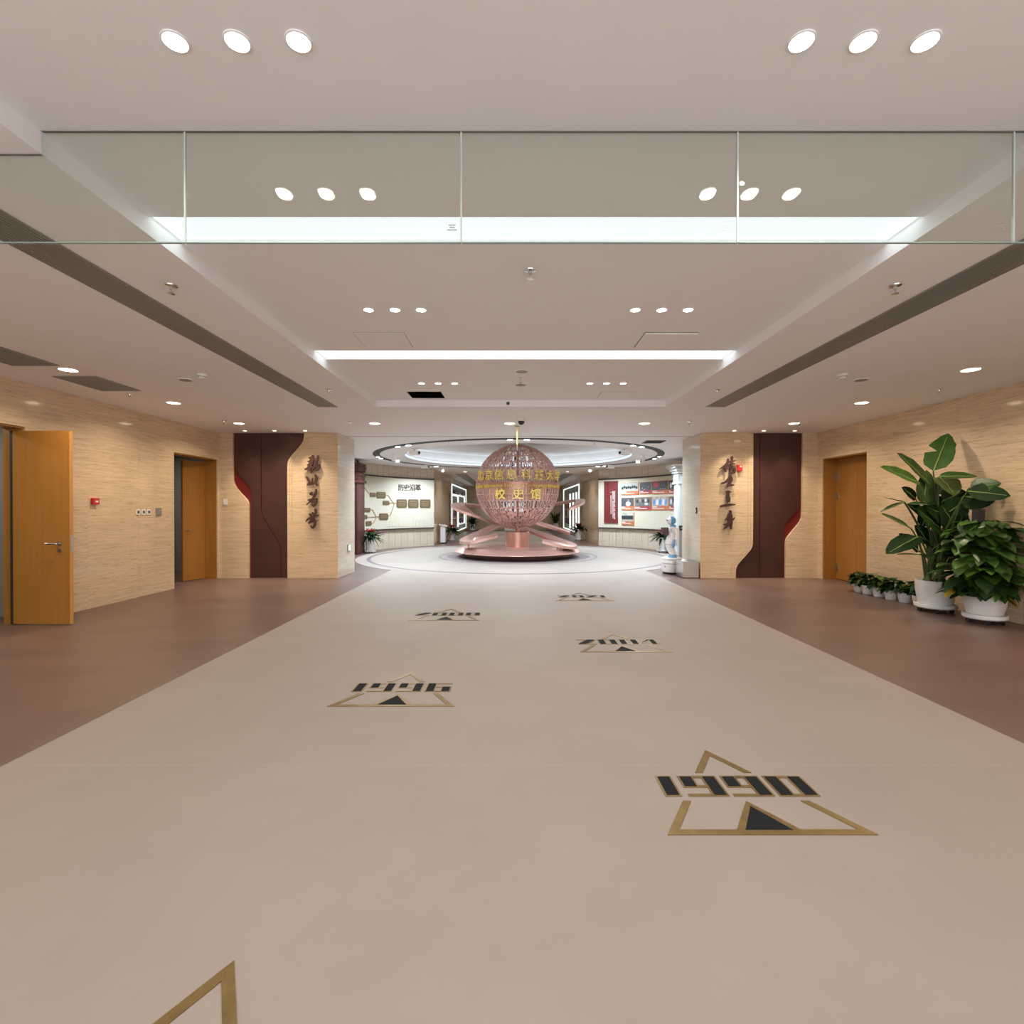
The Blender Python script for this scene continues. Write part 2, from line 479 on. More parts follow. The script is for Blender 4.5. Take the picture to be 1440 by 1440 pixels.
# black track groove ring
tr = thing('track_ring', 'black circular lighting track set flush in the round hall ceiling', 'track', (CX,CY,HC))
obj('track_channel', MB().arcband((CX,CY), 4.16, 4.36, 0, 360, HC-.006, HC+.004, 96), M['rubber'], tr)

# linear light panels in the recess
for i, (y0, y1) in enumerate(SLOTS):
    nm = ['rearmost of all, behind the camera', 'just overhead, out of frame', 'seen through the hanging glass', 'beyond the glass, nearer the round hall'][i]
    t = thing('linear_light', 'full-width white ceiling light strip, ' + nm, 'light', ((RL+RR)/2, (y0+y1)/2, HR+.03))
    obj('diffuser', MB().box(RL, RR, y0+.004, y1-.004, HR+.02, HR+.035), M['panel_light'], t)
    obj('housing', MB().box(RL+.005, RR-.005, y0+.002, y1-.002, HR+.04, HR+.11), M['white'], t)
    a = bpy.data.lights.new('lamp', 'AREA'); a.shape = 'RECTANGLE'; a.size = RR-RL-.02; a.size_y = y1-y0-.02; a.energy = 5.0; a.color = (.82, .95, 1.0)
    o = bpy.data.objects.new('lamp', a); COL.objects.link(o); o.parent = t; o.location = (0,0,-.02)

# hatch (open, black) and service lines
h = HATCH
t = thing('open_ceiling_hatch', 'open black ceiling hatch with a bare pipe inside, far end of the recess', 'hatch', ((h[0]+h[1])/2, (h[2]+h[3])/2, HR+.1))
hb = MB(); hb.box(h[0]-.05,h[1]+.05,h[2]-.05,h[3]+.05,HR+.36,HR+.38)
for (x0,x1,y0,y1) in ((h[0]-.02,h[0],h[2],h[3]),(h[1],h[1]+.02,h[2],h[3]),(h[0],h[1],h[2]-.02,h[2]),(h[0],h[1],h[3],h[3]+.02)): hb.box(x0,x1,y0,y1,HR+.004,HR+.36)
obj('shaft', hb, M['dark'], t)
obj('pipe', MB().tube([(h[0]+.15,h[2]-.02,HR+.2),(h[1]-.1,h[3]+.0,HR+.13)], .018), M['steel'], t)
obj('pipe', MB().tube([(h[0]+.3,h[2]-.02,HR+.25),(h[0]+.25,h[3],HR+.25)], .02), M['greyplastic'], t)
for (x0,x1,y0,y1,lb,dz) in ((-1.54,-1.04,4.94,5.40,'closed ceiling access panel left of centre beside the second light strip',0),
                         (1.28,1.80,4.94,5.40,'slightly sagging ceiling access panel right of centre beside the second light strip',.012),
                         (1.30,1.80,7.43,7.89,'closed ceiling access panel at the far right of the recess',0)):
    t = thing('ceiling_access_panel', lb, 'panel', ((x0+x1)/2,(y0+y1)/2,HR), 'ceiling access panels')
    obj('panel', MB().box(x0+.006,x1-.006,y0+.006,y1-.006,HR-.004-dz,HR+.001-dz*.5), M['ceil'], t)
    obj('gap', MB().box(x0,x1,y0,y1,HR-.0015,HR+.001), M['grille'], t)

# ------------------------------------------------------------------ side walls of polished travertine slabs
ZR = [0, .765, 1.535, 2.305, HC]
def slab_x(parent, x0, x1, y0, y1, z0, z1, m='stone'):
    g = .0008
    obj('stone_slab', MB().box(x0, x1, y0+g, y1-g, z0+g, z1-g), M[m], parent)
def slab_y(parent, x0, x1, y0, y1, z0, z1, m='stone'):
    g = .0012
    obj('stone_slab', MB().box(x0+g, x1-g, y0, y1, z0+g, z1-g), M[m], parent)
DH = 2.487   # door head height
def side_wall(name, x, sgn, ycols, doors, label):
    # x = face; sgn = +1 if the solid lies toward +x
    xa, xb = (x+.02*sgn, x+.16*sgn); xa, xb = min(xa,xb), max(xa,xb)
    core = MB()
    edges = sorted([ycols[0], ycols[-1]] + [v for d in doors for v in d])
    for i in range(0, len(edges)-1):
        y0, y1 = edges[i], edges[i+1]
        if (y0, y1) in doors: core.box(xa, xb, y0, y1, DH, HC+.2)
        else: core.box(xa, xb, y0, y1, 0, HC+.2)
    w = struct(name, core, M['stone_core'], label)
    fa, fb = min(x, x+.02*sgn), max(x, x+.02*sgn)
    for i in range(len(ycols)-1):
        y0, y1 = ycols[i], ycols[i+1]
        d = any(a <= y0+1e-4 and y1 <= b+1e-4 for (a,b) in doors)
        for k in range(4):
            z0, z1 = ZR[k], ZR[k+1]
            if d:
                if z1 <= DH: continue
                z0 = max(z0, DH)
            slab_x(w, fa, fb, y0, y1, z0, z1)
    return w
D1, D2 = (4.98, 6.48), (9.32, 10.70)
D3, D4 = (9.27, 10.60), (4.95, 6.42)
wl = side_wall('wall_left', XL, -1, [YB,-1.8,-.6,.6,1.8,3.0,4.0,4.98,5.73,6.48,7.42,8.43,9.32,10.0,10.70,10.78], [D1,D2], 'left wall of polished golden travertine slabs')
wr = side_wall('wall_right', XR, 1, [YB,-1.8,-.6,.6,1.8,3.0,4.0,4.95,5.7,6.42,7.4,8.35,9.27,9.95,10.60,10.78], [D3,D4], 'right wall of polished golden travertine slabs')

# rooms behind the doors
def back_room(name, x0, x1, y0, y1, col, label, openx):
    b = MB()
    b.box(x0,x1,y0-.05,y0,0,2.9); b.box(x0,x1,y1,y1+.05,0,2.9); b.box(x0,x1,y0,y1,2.85,2.9)
    if openx > 0: b.box(x0-.05,x0,y0,y1,0,2.9)
    else: b.box(x1,x1+.05,y0,y1,0,2.9)
    return struct(name, b, col, label)
M['greywall'] = mat('grey_plaster', (.29,.28,.245), .8)
back_room('wall_left_store', -9, XL-.16, 9.0, 12.0, M['greywall'], 'grey room behind the half-open far left door', 1)
back_room('wall_left_office', -8.5, XL-.16, 4.6, 6.9, M['greywall'], 'grey room behind the open near left door', 1)
back_room('wall_right_store', XR+.16, 9, 9.0, 11.2, M['greywall'], 'grey room behind the far right door', -1)
back_room('wall_right_office', XR+.16, 8.5, 4.6, 6.8, M['greywall'], 'grey room behind the near right door', -1)

for nm, x, y in (('far left', -7.4, 10.6), ('near left', -7.2, 5.8)):  # unseen lamps added to brighten the left side rooms
    t = thing('added_room_light', f'unseen square white ceiling light added inside the {nm} side room', 'light', (x, y, 2.85))
    obj('frame', MB().box(-.22,.22,-.22,.22,-.02,0), M['white'], t, world=False)
    obj('diffuser', MB().box(-.2,.2,-.2,.2,-.026,-.02), M['panel_light'], t, world=False)
    lamp(t, (0,0,-.04), 14, NEUT, .35, 170)

def door_frame(root, x, sgn, y0, y1, depth=.27):
    t = .018
    a, b = x+.022*sgn, x+depth*sgn; a, b = min(a,b), max(a,b)
    obj('door_frame', MB().box(a,b,y1-t,y1-.001,0,DH-.001).box(a,b,y0+.001,y0+t,0,DH-.001).box(a,b,y0+t,y1-t,DH-t,DH-.001), M['wood'], root)
def hinge(leaf, x, y, z):
    obj('hinge', MB().box(x-.012,x+.012,y-.03,y+.03,z-.06,z+.06).tube([(x,y,z-.065),(x,y,z+.065)], .009), M['steel'], leaf)
# door 1, left near: leaf opened square into the room
d1 = struct_empty('door_1', (XL, 5.73, 0), 'near left doorway with an orange veneered leaf standing open into the hall')
door_frame(d1, XL, -1, *D1)
LY = 6.405
lf = obj('door_leaf', MB().box(-6.245, -5.535, LY, LY+.045, .012, 2.43), M['wood'], d1)
obj('leaf_edge', MB().box(-5.535, -5.529, LY+.0, LY+.045, .012, 2.43), M['wood_edge'], lf)
hx, hz = -5.66, 1.02
hm = MB().lathe([(.026,0),(.026,.012)], 16, (0,0,0))
hv = [(hx+v[0], LY-v[2], hz+v[1]) for v in hm.v]
hd = MB().add(hv, [tuple(reversed(f)) for f in hm.f])
hd.tube([(hx,LY-.005,hz),(hx,LY-.05,hz),(hx-.015,LY-.056,hz),(hx-.135,LY-.056,hz)], .0095, 10)
obj('lever_handle', hd, M['steel'], lf, True)
obj('lock_cylinder', MB().add([(hx+.003+v[0]*.9, LY-v[2], hz-.085+v[1]*.9) for v in hm.v], [tuple(reversed(f)) for f in hm.f]), M['steel'], lf)
obj('latch_plate', MB().box(-5.529,-5.526,LY+.01,LY+.035,hz-.11,hz+.1), M['steel'], lf)
obj('gap_shade_strip', MB().box(-6.292,-6.246,LY+.012,LY+.045,.012,2.43), M['rubber'], lf)  # dark strip standing in for the shade between leaf and jamb
# door 2, left far
d2 = struct_empty('door_2', (XL, 10.0, 0), 'far left doorway with an orange leaf ajar to a dark room')
door_frame(d2, XL, -1, *D2)
lf = obj('door_leaf', MB().prism([(-6.41,10.68),(-6.455,10.68),(-6.575,10.17),(-6.532,10.16)], .012, 2.43), M['wood'], d2)
obj('lever_handle', MB().tube([(-6.53,10.23,1.02),(-6.47,10.24,1.02),(-6.45,10.33,1.02)], .01), M['steel'], lf)
# door 3, right far
d3 = struct_empty('door_3', (XR, 9.95, 0), 'far right doorway with closed orange leaves and steel hinges')
door_frame(d3, XR, 1, D3[0], D3[1], .31)
lf = obj('door_leaf', MB().box(6.70, 6.745, 9.95, 10.58, .012, 2.467), M['wood'], d3)
for z in (.25, 1.72, 2.12): hinge(lf, 6.695, 10.54, z)
obj('door_leaf', MB().box(6.70, 6.745, 9.29, 9.945, .012, 2.467), M['wood'], d3)
# door 4, right near
d4 = struct_empty('door_4', (XR, 5.7, 0), 'near right doorway frame at the edge of view')
door_frame(d4, XR-.02, 1, D4[0], D4[1], .29)
obj('door_leaf', MB().box(6.60,6.645,4.97,5.68,.012,2.467), M['wood'], d4)
obj('door_leaf', MB().box(6.60,6.645,5.69,6.40,.012,2.467), M['wood'], d4)

# ------------------------------------------------------------------ feature walls with the curved maroon panels
def curve_x(pts, ox):
    # crop pixels (6 px per photo px, crop origin ox,580) -> list of (z, x) on the wall plane
    out = [(Z_at(580+cy/6, YF), X_at(ox+cx/6, YF)) for cx, cy in pts]
    out.sort(); return out
def xz(cv, z):
    if z <= cv[0][0]: return cv[0][1]
    for (za, xa), (zb, xb) in zip(cv, cv[1:]):
        if z <= zb: return xa + (xb-xa)*(z-za)/(zb-za) if zb > za else xb
    return cv[-1][1]
def smooth_cv(cv):
    # chaikin rounding
    for _ in range(2):
        o = [cv[0]]
        for a, b in zip(cv, cv[1:]):
            o += [(a[0]*.75+b[0]*.25, a[1]*.75+b[1]*.25), (a[0]*.25+b[0]*.75, a[1]*.25+b[1]*.75)]
        o.append(cv[-1]); cv = o
    return cv
def poly_between(cA, cB, z0, z1):
    def samp(c):
        if isinstance(c, (int, float)): return [(c, z0), (c, z1)]
        zs = [z0] + [z for z, x in c if z0 < z < z1] + [z1]
        return [(xz(c, z), z) for z in zs]
    A = samp(cA); B = samp(cB)
    return A + B[::-1]
def feature(name, x0, x1, cl, cr, ox, inner, seam, flip, label):
    cl = smooth_cv(curve_x(cl, ox)); cr = smooth_cv(curve_x(cr, ox)); ci = smooth_cv(curve_x(inner, ox)); cs = curve_x(seam, ox)
    w = struct(name, MB().box(x0+.021, x1-.021, YF+.062, YF+.16, 0, HC+.2), M['stone_core'], label)
    for k in range(4):
        z0, z1 = ZR[k], ZR[k+1]; g = .0012
        obj('stone_slab', MB().prism(poly_between(x0, cl, z0+g, z1-g), YF, YF+.06, 'y'), M['stone'], w)
        obj('stone_slab', MB().prism(poly_between(cr, x1, z0+g, z1-g), YF, YF+.06, 'y'), M['stone'], w)
    L, Rr = (ci, cr) if not flip else (cl, ci)
    sg = .010
    csl = [(z, x-sg) for z, x in cs]; csr = [(z, x+sg) for z, x in cs]
    d = thing('feature_panel', ('left' if not flip else 'right') + ' maroon metal wall panel with a wavy outline between stone slabs', 'panel', ((x0+x1)/2, YF+.04, 0))
    obj('red_backing', MB().prism(poly_between(cl, cr, .0, HC-.001), YF+.052, YF+.0615, 'y'), M['deepred'], d, label='dark red backing showing as a curved sliver')
    # metal sheets, one each side of the red seam, kept inside the outline
    obj('metal_sheet', MB().prism(poly_between(L, csl, .002, HC-.002), YF+.03, YF+.05, 'y'), M['maroon'], d)
    obj('metal_sheet', MB().prism(poly_between(csr, Rr, .002, HC-.002), YF+.03, YF+.05, 'y'), M['maroon'], d)
    return w
LLc = [(165,150),(165,560),(170,590),(185,625),(215,665),(260,710),(285,740),(297,765),(300,790),(300,1400)]
LRc = [(768,150),(766,215),(755,250),(730,285),(690,330),(655,370),(635,400),(626,430),(624,460),(624,1400)]
LI = [(181,150),(181,470),(190,500),(225,545),(280,600),(305,635),(315,670),(318,700),(318,1400)]
LS = [(400,150),(400,830),(420,890),(490,1010),(545,1100),(562,1140),(566,1180),(566,1400)]
wfl = feature('wall_feature_left', XL-.02, PL, LLc, LRc, 300, LI, LS, False, 'golden travertine pier wall on the left with calligraphy')
RLc = [(595,150),(595,1090),(592,1120),(582,1150),(555,1185),(510,1235),(470,1280),(455,1310),(450,1340),(450,1410)]
RRc = [(1012,150),(1010,860),(1003,900),(985,935),(940,985),(895,1040),(877,1070),(872,1095),(870,1130),(870,1410)]
RI = [(1001,150),(998,760),(993,795),(973,830),(920,885),(880,925),(863,955),(857,990),(855,1410)]
RS = [(655,150),(653,1410)]
wfr = feature('wall_feature_right', PR, XR+.02, RLc, RRc, 960, RI, RS, True, 'golden travertine pier wall on the right with calligraphy')
# thin contour grooves beside the curve edges
def groove(parent, cv, ox, off, z0, z1):
    c = smooth_cv(curve_x(cv, ox)); zs = [z0]+[z for z,x in c if z0<z<z1]+[z1]
    A = [(xz(c,z)+off-.003, z) for z in zs]; B = [(xz(c,z)+off+.003, z) for z in zs]
    obj('contour_groove', MB().strip(A, B, YF-.0008, YF+.0005, 'y'), M['stone_core'], parent)
groove(wfl, LRc, 300, .05, 1.5, 2.95); groove(wfl, LRc, 300, .10, 1.2, 2.95)
groove(wfr, RLc, 960, -.05, .2, 2.2); groove(wfr, RLc, 960, -.11, .1, 2.7)

# piers (inner faces toward the hall)
def pier(name, x, sgn, label):
    w = struct(name, MB().box(min(x+.02*sgn, x+.8*sgn), max(x+.02*sgn, x+.8*sgn), YF+.165, 11.9, 0, HC+.1), M['stone_core'], label)
    for k in range(4):
        slab_x(w, min(x, x+.02*sgn), max(x, x+.02*sgn), YF+.062, 11.9, ZR[k], ZR[k+1], 'stone_pale')
    return w
pier('wall_pier_left', PL, -1, 'pale inner face of the left stone pier')
pier('wall_pier_right', PR, 1, 'pale inner face of the right stone pier')

# ------------------------------------------------------------------ round hall: walls of narrow vertical stone strips
def ang(x, y): return degrees(atan2(y-CY, x-CX)) % 360
def hall_wall(name, a0, a1, label):
    w = struct(name, MB().arcband((CX,CY), RH+.03, RH+.2, a0, a1, 0, HC+.1, 40), M['stone_core'], label)
    n = 62; me = None
    for i in range(n):
        b0 = a0+(a1-a0)*i/n; b1 = a0+(a1-a0)*(i+1)/n; d = .035*(1 if a1 > a0 else -1)
        pr = (i % 2)*.006
        pts = [(CX+r*cos(R(b)), CY+r*sin(R(b))) for r, b in ((RH-pr,b0+d),(RH-pr,b1-d),(RH+.03,b1-d),(RH+.03,b0+d))]
        obj('stone_strip', MB().prism(pts, .002, HC+.002), M['stone_pale'], w)
    return w
AL0, AL1 = ang(DA, CY+sqrt(RH**2-(DA-CX)**2)), ang(-3.9, 11.95)
AR0, AR1 = ang(4.2, 11.95)-360, ang(DB, CY+sqrt(RH**2-(DB-CX)**2))
hall_wall('wall_hall_left', AL0, AL1, 'curved left wall of the round hall in narrow stone strips')
hall_wall('wall_hall_right', AR0, AR1, 'curved right wall of the round hall in narrow stone strips')
# outer closing walls so no fill light leaks
struct('wall_outer_left', MB().box(-9,-8.9,6.9,YE,0,HC+.3), M['stone_core'], 'outer left wall behind the round hall')
struct('wall_outer_right', MB().box(8.9,9,6.8,YE,0,HC+.3), M['stone_core'], 'outer right wall behind the round hall')
# corridor
yc = CY+sqrt(RH**2-(DA-CX)**2)
yd = CY+sqrt(RH**2-(DB-CX)**2)
wc = struct('wall_corridor_left', MB().box(DA-.3, DA-.02, yc, YE, 0, HC+.1), M['stone_core'], 'left stone wall of the far corridor')
wd = struct('wall_corridor_right', MB().box(DB+.02, DB+.3, yd, YE, 0, HC+.1), M['stone_core'], 'right stone wall of the far corridor')
for w, x0, x1, ys_ in ((wc, DA-.02, DA, yc+.1), (wd, DB, DB+.02, yd+.1)):
    yy = [ys_, 21.6, 23.2, 24.8]
    for i in range(3):
        for k in range(4): slab_x(w, x0, x1, yy[i], yy[i+1], ZR[k], ZR[k+1], 'stone')
    for k in (0,3): slab_x(w, x0, x1, 24.8, 35.0, ZR[k] if k else 0, ZR[k+1] if k else .06, 'stone')
    for k in range(4): slab_x(w, x0, x1, 35.0, YE, ZR[k], ZR[k+1], 'stone')
wb = struct('wall_far', MB().box(-9, 9, YE, YE+.2, 0, HC+.1), M['stone_core'], 'tan stone wall closing the far corridor')
xs_ = [DA, -1.8, -.5, .8, 2.1, DB]
for i in range(5):
    for k in range(4): slab_y(wb, xs_[i], xs_[i+1], YE-.02, YE, ZR[k], ZR[k+1], 'stone')

# ------------------------------------------------------------------ hanging smoke-curtain glass
GY = 2.318; GB = 2.654
joints = [-6.15, -5.21, -3.966, -2.72, -1.4745, -.2286, 1.017, 2.262, 3.508, 4.754, 6.0, 6.42]
gt = thing('glass_smoke_barrier', 'row of clear glass panels hanging from the ceiling across the whole hall', 'glass barrier', (0, GY, GB))
for a, b in zip(joints, joints[1:]):
    a_, b_ = a+.004, b-.004
    # panel outline follows the ceiling step
    pts = [(a_, GB), (b_, GB)]
    def top(x): return HR-.003 if RL < x < RR else HC-.003
    if top(a_) == top(b_): pts += [(b_, top(b_)), (a_, top(a_))]
    elif top(a_) < top(b_): pts += [(b_, HR-.003), (RL+.003, HR-.003), (RL+.003, HC-.003), (a_, HC-.003)]
    else: pts += [(b_, HC-.003), (RR-.003, HC-.003), (RR-.003, HR-.003), (a_, HR-.003)]
    g = obj('glass_panel', MB().prism(pts, GY-.006, GY+.006, 'y'), M['glass'], gt)
    obj('panel_edge', MB().box(a_, b_, GY-.0062, GY+.0062, GB-.004, GB), M['glass_edge'], g)
for x in joints[1:-1]:
    z1 = HR-.004 if RL < x < RR else HC-.004
    obj('joint_seal', MB().box(x-.0038, x+.0038, GY-.004, GY+.004, GB, z1), M['seal'], gt)
ch = MB().box(RL+.002, RR-.002, GY-.006, GY+.006, HR-.003, HR-.0005)
ch.box(XL+.005, RL, GY-.006, GY+.006, HC-.003, HC-.0005).box(RR, XR-.005, GY-.006, GY+.006, HC-.003, HC-.0005)
obj('ceiling_channel', ch, M['greyplastic'], gt)
obj('sticker', MB().prism([(1.034+.013*cos(k*pi/4),2.915+.011*sin(k*pi/4)) for k in range(8)], GY-.0075, GY-.0065, 'y'), M['paper'], gt)
for sx in (-.27, .96, 2.20):
    obj('etched_mark', MB().box(sx-.022,sx+.022,GY-.0072,GY-.0064,GB+.05,GB+.055).box(sx-.012,sx+.012,GY-.0072,GY-.0064,GB+.062,GB+.067).box(sx-.016,sx+.016,GY-.0072,GY-.0064,GB+.072,GB+.077), M['grille'], gt)

# ------------------------------------------------------------------ ceiling fittings
def downlight_proto(r, lens, watts, color, z_trim=.006, spread=150):
    t = thing('recessed_downlight', 'x', 'downlight')
    ring = MB().lathe([(r*1.0,-.001),(r*1.02,-z_trim),(r*1.16,-z_trim*.7),(r*1.18,0)], 28, cap=False)
    obj('trim_ring', ring, M['white'], t, True, world=False)
    obj('lens', MB().lathe([(r*.55,-.0035),(r,-.002),(r,.0)], 28), lens, t, True, world=False)
    lamp(t, (0,0,-.012), watts, color, r*1.7, spread)
    return t
rows = [(1.872,'nearest row overhead'), (4.38,'middle row'), (6.93,'far row'), (-.65,'row behind the camera')]
p = None
for (y, rn) in rows:
    for side, xs in (('left', (-1.225,-.999,-.776)), ('right', (1.053,1.277,1.503))):
        for x, pn in zip(xs, ('left', 'centre', 'right')):
            lb = f'small bright round downlight in the recess, {rn}, {side} trio, {pn} one'
            if p is None:
                p = downlight_proto(.0405, M['lens_n'], P_CENTRE, NEUT); p.location = (x,y,HR); p['label'] = lb; p['group'] = 'downlight trios in the recess'
            else: dup(p, (x,y,HR), lb, 'downlight trios in the recess')
p = None
ords = {9.56: 'third from the glass', 7.71: 'second from the glass', 5.88: 'first beyond the glass', 4.0:'above the glass line', 2.1: 'beside the glass', .2: 'beside the camera', -1.7: 'behind the camera'}
for side, x in (('left', -5.09), ('right', 5.26)):
    for y in (9.56, 7.71, 5.88, 4.0, 2.1, .2, -1.7):
        lb = f'large warm round downlight in the {side} low ceiling, {ords[y]}'
        if p is None:
            p = downlight_proto(.088, M['lens_w'], P_SIDE, WARM); p.location = (x,y,HC); p['label'] = lb; p['group'] = 'side ceiling downlights'
        else: dup(p, (x,y,HC), lb, 'side ceiling downlights')
p = None
for x, nm in ((-2.56,'left'), (-.045,'middle'), (2.47,'right')):
    lb = f'warm round downlight in the band before the round hall, {nm} of three'
    if p is None:
        p = downlight_proto(.095, M['lens_w'], P_BAND, NEUT); p.location = (x,9.56,HC); p['label'] = lb; p['group'] = 'band downlights'
    else: dup(p, (x,9.56,HC), lb, 'band downlights')
p = None
for side, xs in (('left',(-5.43,-4.83,-4.21)), ('right',(4.52,5.125,5.75))):
    for x, pn in zip(xs, ('left','middle','right')):
        lb = f'tiny wall-washing spotlight tight above the {side} feature wall, {pn} of three'
        if p is None:
            p = downlight_proto(.036, M['lens_w'], P_SPOT, WARM, spread=75); p.location = (x,10.42,HC); p['label'] = lb; p['group'] = 'wall washing spots'
        else: dup(p, (x,10.42,HC), lb, 'wall washing spots')
p = None
for x, y, lb in ((-2.0,21.9,'small downlight at the left mouth of the far corridor'), (2.37,21.9,'small downlight at the right mouth of the far corridor'),
             (-.9,26.5,'small corridor downlight, second on the left'), (1.2,26.5,'small corridor downlight, second on the right'),
             (-.9,31.5,'small corridor downlight, third on the left'), (1.2,31.5,'small corridor downlight, third on the right')):
    if p is None:
        p = downlight_proto(.07, M['lens_w'], P_HALL, NEUT); p.location = (x,y,HC); p['label'] = lb; p['group'] = 'corridor downlights'
    else: dup(p, (x,y,HC), lb, 'corridor downlights')

# long linear grilles
def long_grille(x0, x1, label):
    t = thing('linear_air_grille', label, 'grille', ((x0+x1)/2, 3.2, HC))
    obj('backing', MB().box(x0, x1, YB+.2, RE, HC-.002, HC+.001), M['dark'], t)
    obj('frame', MB().box(x0-.008,x0,YB+.2,RE,HC-.008,HC).box(x1,x1+.008,YB+.2,RE,HC-.008,HC).box(x0,x1,RE-.012,RE,HC-.008,HC), M['grille'], t)
    b = MB(); n = 12
    for k in range(n):
        x = x0 + (x1-x0)*(k+.5)/n
        b.box(x-.0085, x+.0085, YB+.2, RE-.012, HC-.007, HC-.002)
    o = obj('slats', b, M['grille'], t); o['kind'] = 'stuff'
    for y in (.4, 2.9, 5.35):
        obj('joint', MB().box(x0,x1,y-.003,y+.003,HC-.0078,HC-.006), M['grille'], t)
long_grille(-3.02, -2.735, 'long grey linear air grille in the left low ceiling')
long_grille(3.03, 3.32, 'long grey linear air grille in the right low ceiling')
def square_grille(x0, x1, y0, y1, label):
    t = thing('return_air_grille', label, 'grille', ((x0+x1)/2, (y0+y1)/2, HC), 'square ceiling grilles on the left')
    obj('backing', MB().box(x0,x1,y0,y1,HC-.002,HC+.001), M['dark'], t)
    f = MB(); w = .02
    f.box(x0,x1,y0,y0+w,HC-.009,HC).box(x0,x1,y1-w,y1,HC-.009,HC).box(x0,x0+w,y0+w,y1-w,HC-.009,HC).box(x1-w,x1,y0+w,y1-w,HC-.009,HC)
    obj('frame', f, M['grille'], t)
    b = MB(); n = 22
    for k in range(n):
        y = y0+w+(y1-y0-2*w)*(k+.5)/n; b.box(x0+w,x1-w,y-.008,y+.008,HC-.008,HC-.003)
    o = obj('slats', b, M['grille'], t); o['kind'] = 'stuff'
square_grille(-5.55,-5.03,4.95,5.70,'grey ceiling grille at the left edge, nearer one')
square_grille(-5.53,-5.0,6.16,6.91,'grey ceiling grille on the left just beyond the first downlight')
t = thing('black_ceiling_vent', 'black slotted vent in the round hall ceiling above the white column', 'vent', (3.36,12.2,HC))
vb = MB().box(3.14,3.60,11.95,12.42,HC-.006,HC+.006); obj('frame', vb, M['rubber'], t)
obj('louvre', MB().box(3.18,3.56,12.0,12.08,HC-.012,HC-.006).box(3.18,3.56,12.14,12.22,HC-.012,HC-.006).box(3.18,3.56,12.28,12.36,HC-.012,HC-.006), M['dark'], t)
for x0, x1, s in ((-2.55,-2.1,'left'), (2.3,2.75,'right')):
    t = thing('corridor_air_grille', f'grey strip air grille in the far corridor ceiling, {s} side', 'grille', ((x0+x1)/2, 29, HC))
    obj('panel', MB().box(x0,x1,23.2,35.5,HC-.006,HC), M['grille'], t)
    obj('frame', MB().box(x0-.02,x0,23.2,35.5,HC-.01,HC).box(x1,x1+.02,23.2,35.5,HC-.01,HC), M['greyplastic'], t)

# sprinklers, detectors, speakers
def sprinkler(loc, label):
    t = thing('sprinkler', label, 'sprinkler', loc, 'ceiling sprinklers')
    obj('escutcheon', MB().lathe([(.042,0),(.040,-.006),(.022,-.012),(.016,-.013)], 20, cap=True), M['chrome'], t, True, world=False)
    obj('stem', MB().lathe([(.014,-.012),(.012,-.03),(.007,-.034),(.006,-.055)], 12), M['chrome'], t, True, world=False)
    obj('deflector', MB().lathe([(.006,-.055),(.024,-.058),(.024,-.061),(.004,-.062)], 14), M['chrome'], t, True, world=False)
    return t
sp = sprinkler((-2.436,3.67,HC), 'chrome sprinkler in the left low ceiling beside the long grille, nearest one')
for x,y,z,lb in ((2.74,3.67,HC,'chrome sprinkler in the right low ceiling beside the long grille, nearest one'),
    (.13,3.66,HR,'chrome sprinkler in the middle of the recess ceiling, nearer one'),
    (.11,6.67,HR,'chrome sprinkler in the middle of the recess ceiling, farther one'),
    (-2.45,6.857,HC,'chrome sprinkler at the far end of the left long grille'),
    (2.74,6.857,HC,'chrome sprinkler at the far end of the right long grille'),
    (-5.27,7.07,HC,'sprinkler over the left wall past the square grille'),
    (5.68,6.82,HC,'sprinkler over the right wall above the plants'),
    (-5.18,9.22,HC,'sprinkler beside the farthest left warm downlight'),
    (5.22,9.3,HC,'sprinkler beside the farthest right warm downlight'),
    (-2.96,9.36,HC,'sprinkler left of the band downlights'),
    (3.22,9.3,HC,'sprinkler right of the band downlights'),
    (-1.5,12.1,HC,'sprinkler left of the round dome opening'),
    (1.95,12.1,HC,'sprinkler right of the round dome opening')):
    dup(sp, (x,y,z), lb)
def smoke(loc, label):
    t = thing('smoke_detector', label, 'detector', loc, 'smoke detectors')
    obj('base', MB().lathe([(.055,0),(.055,-.012),(.050,-.018)], 24), M['plastic'], t, True, world=False)
    obj('sensor_head', MB().lathe([(.046,-.018),(.044,-.04),(.030,-.052)], 24), M['plastic'], t, True, world=False)
    obj('sensor_slot', MB().lathe([(.0465,-.026),(.0465,-.034)], 24), M['greyplastic'], t, False, world=False)
    return t
sd = smoke((-3.68,6.09,HC), 'white round smoke detector in the left low ceiling')
dup(sd, (3.93,6.09,HC), 'white round smoke detector in the right low ceiling')
def speaker(loc, label):
    t = thing('ceiling_speaker', label, 'speaker', loc, 'flat ceiling discs')
    obj('rim', MB().lathe([(.085,0),(.083,-.008),(.074,-.010)], 28), M['white'], t, True, world=False)
    obj('mesh_cover', MB().lathe([(.072,-.010),(.06,-.013)], 28), M['grille'], t, False, world=False)
    return t
sk = speaker((-4.03,6.33,HC), 'flat grey ceiling speaker in the left low ceiling')
dup(sk, (4.31,6.33,HC), 'flat grey ceiling speaker in the right low ceiling')
dup(sk, (.12,6.32,HR), 'flat ceiling disc in front of the farther middle sprinkler')
dup(sk, (.12,7.0,HR), 'flat ceiling disc just beyond the farther middle sprinkler')
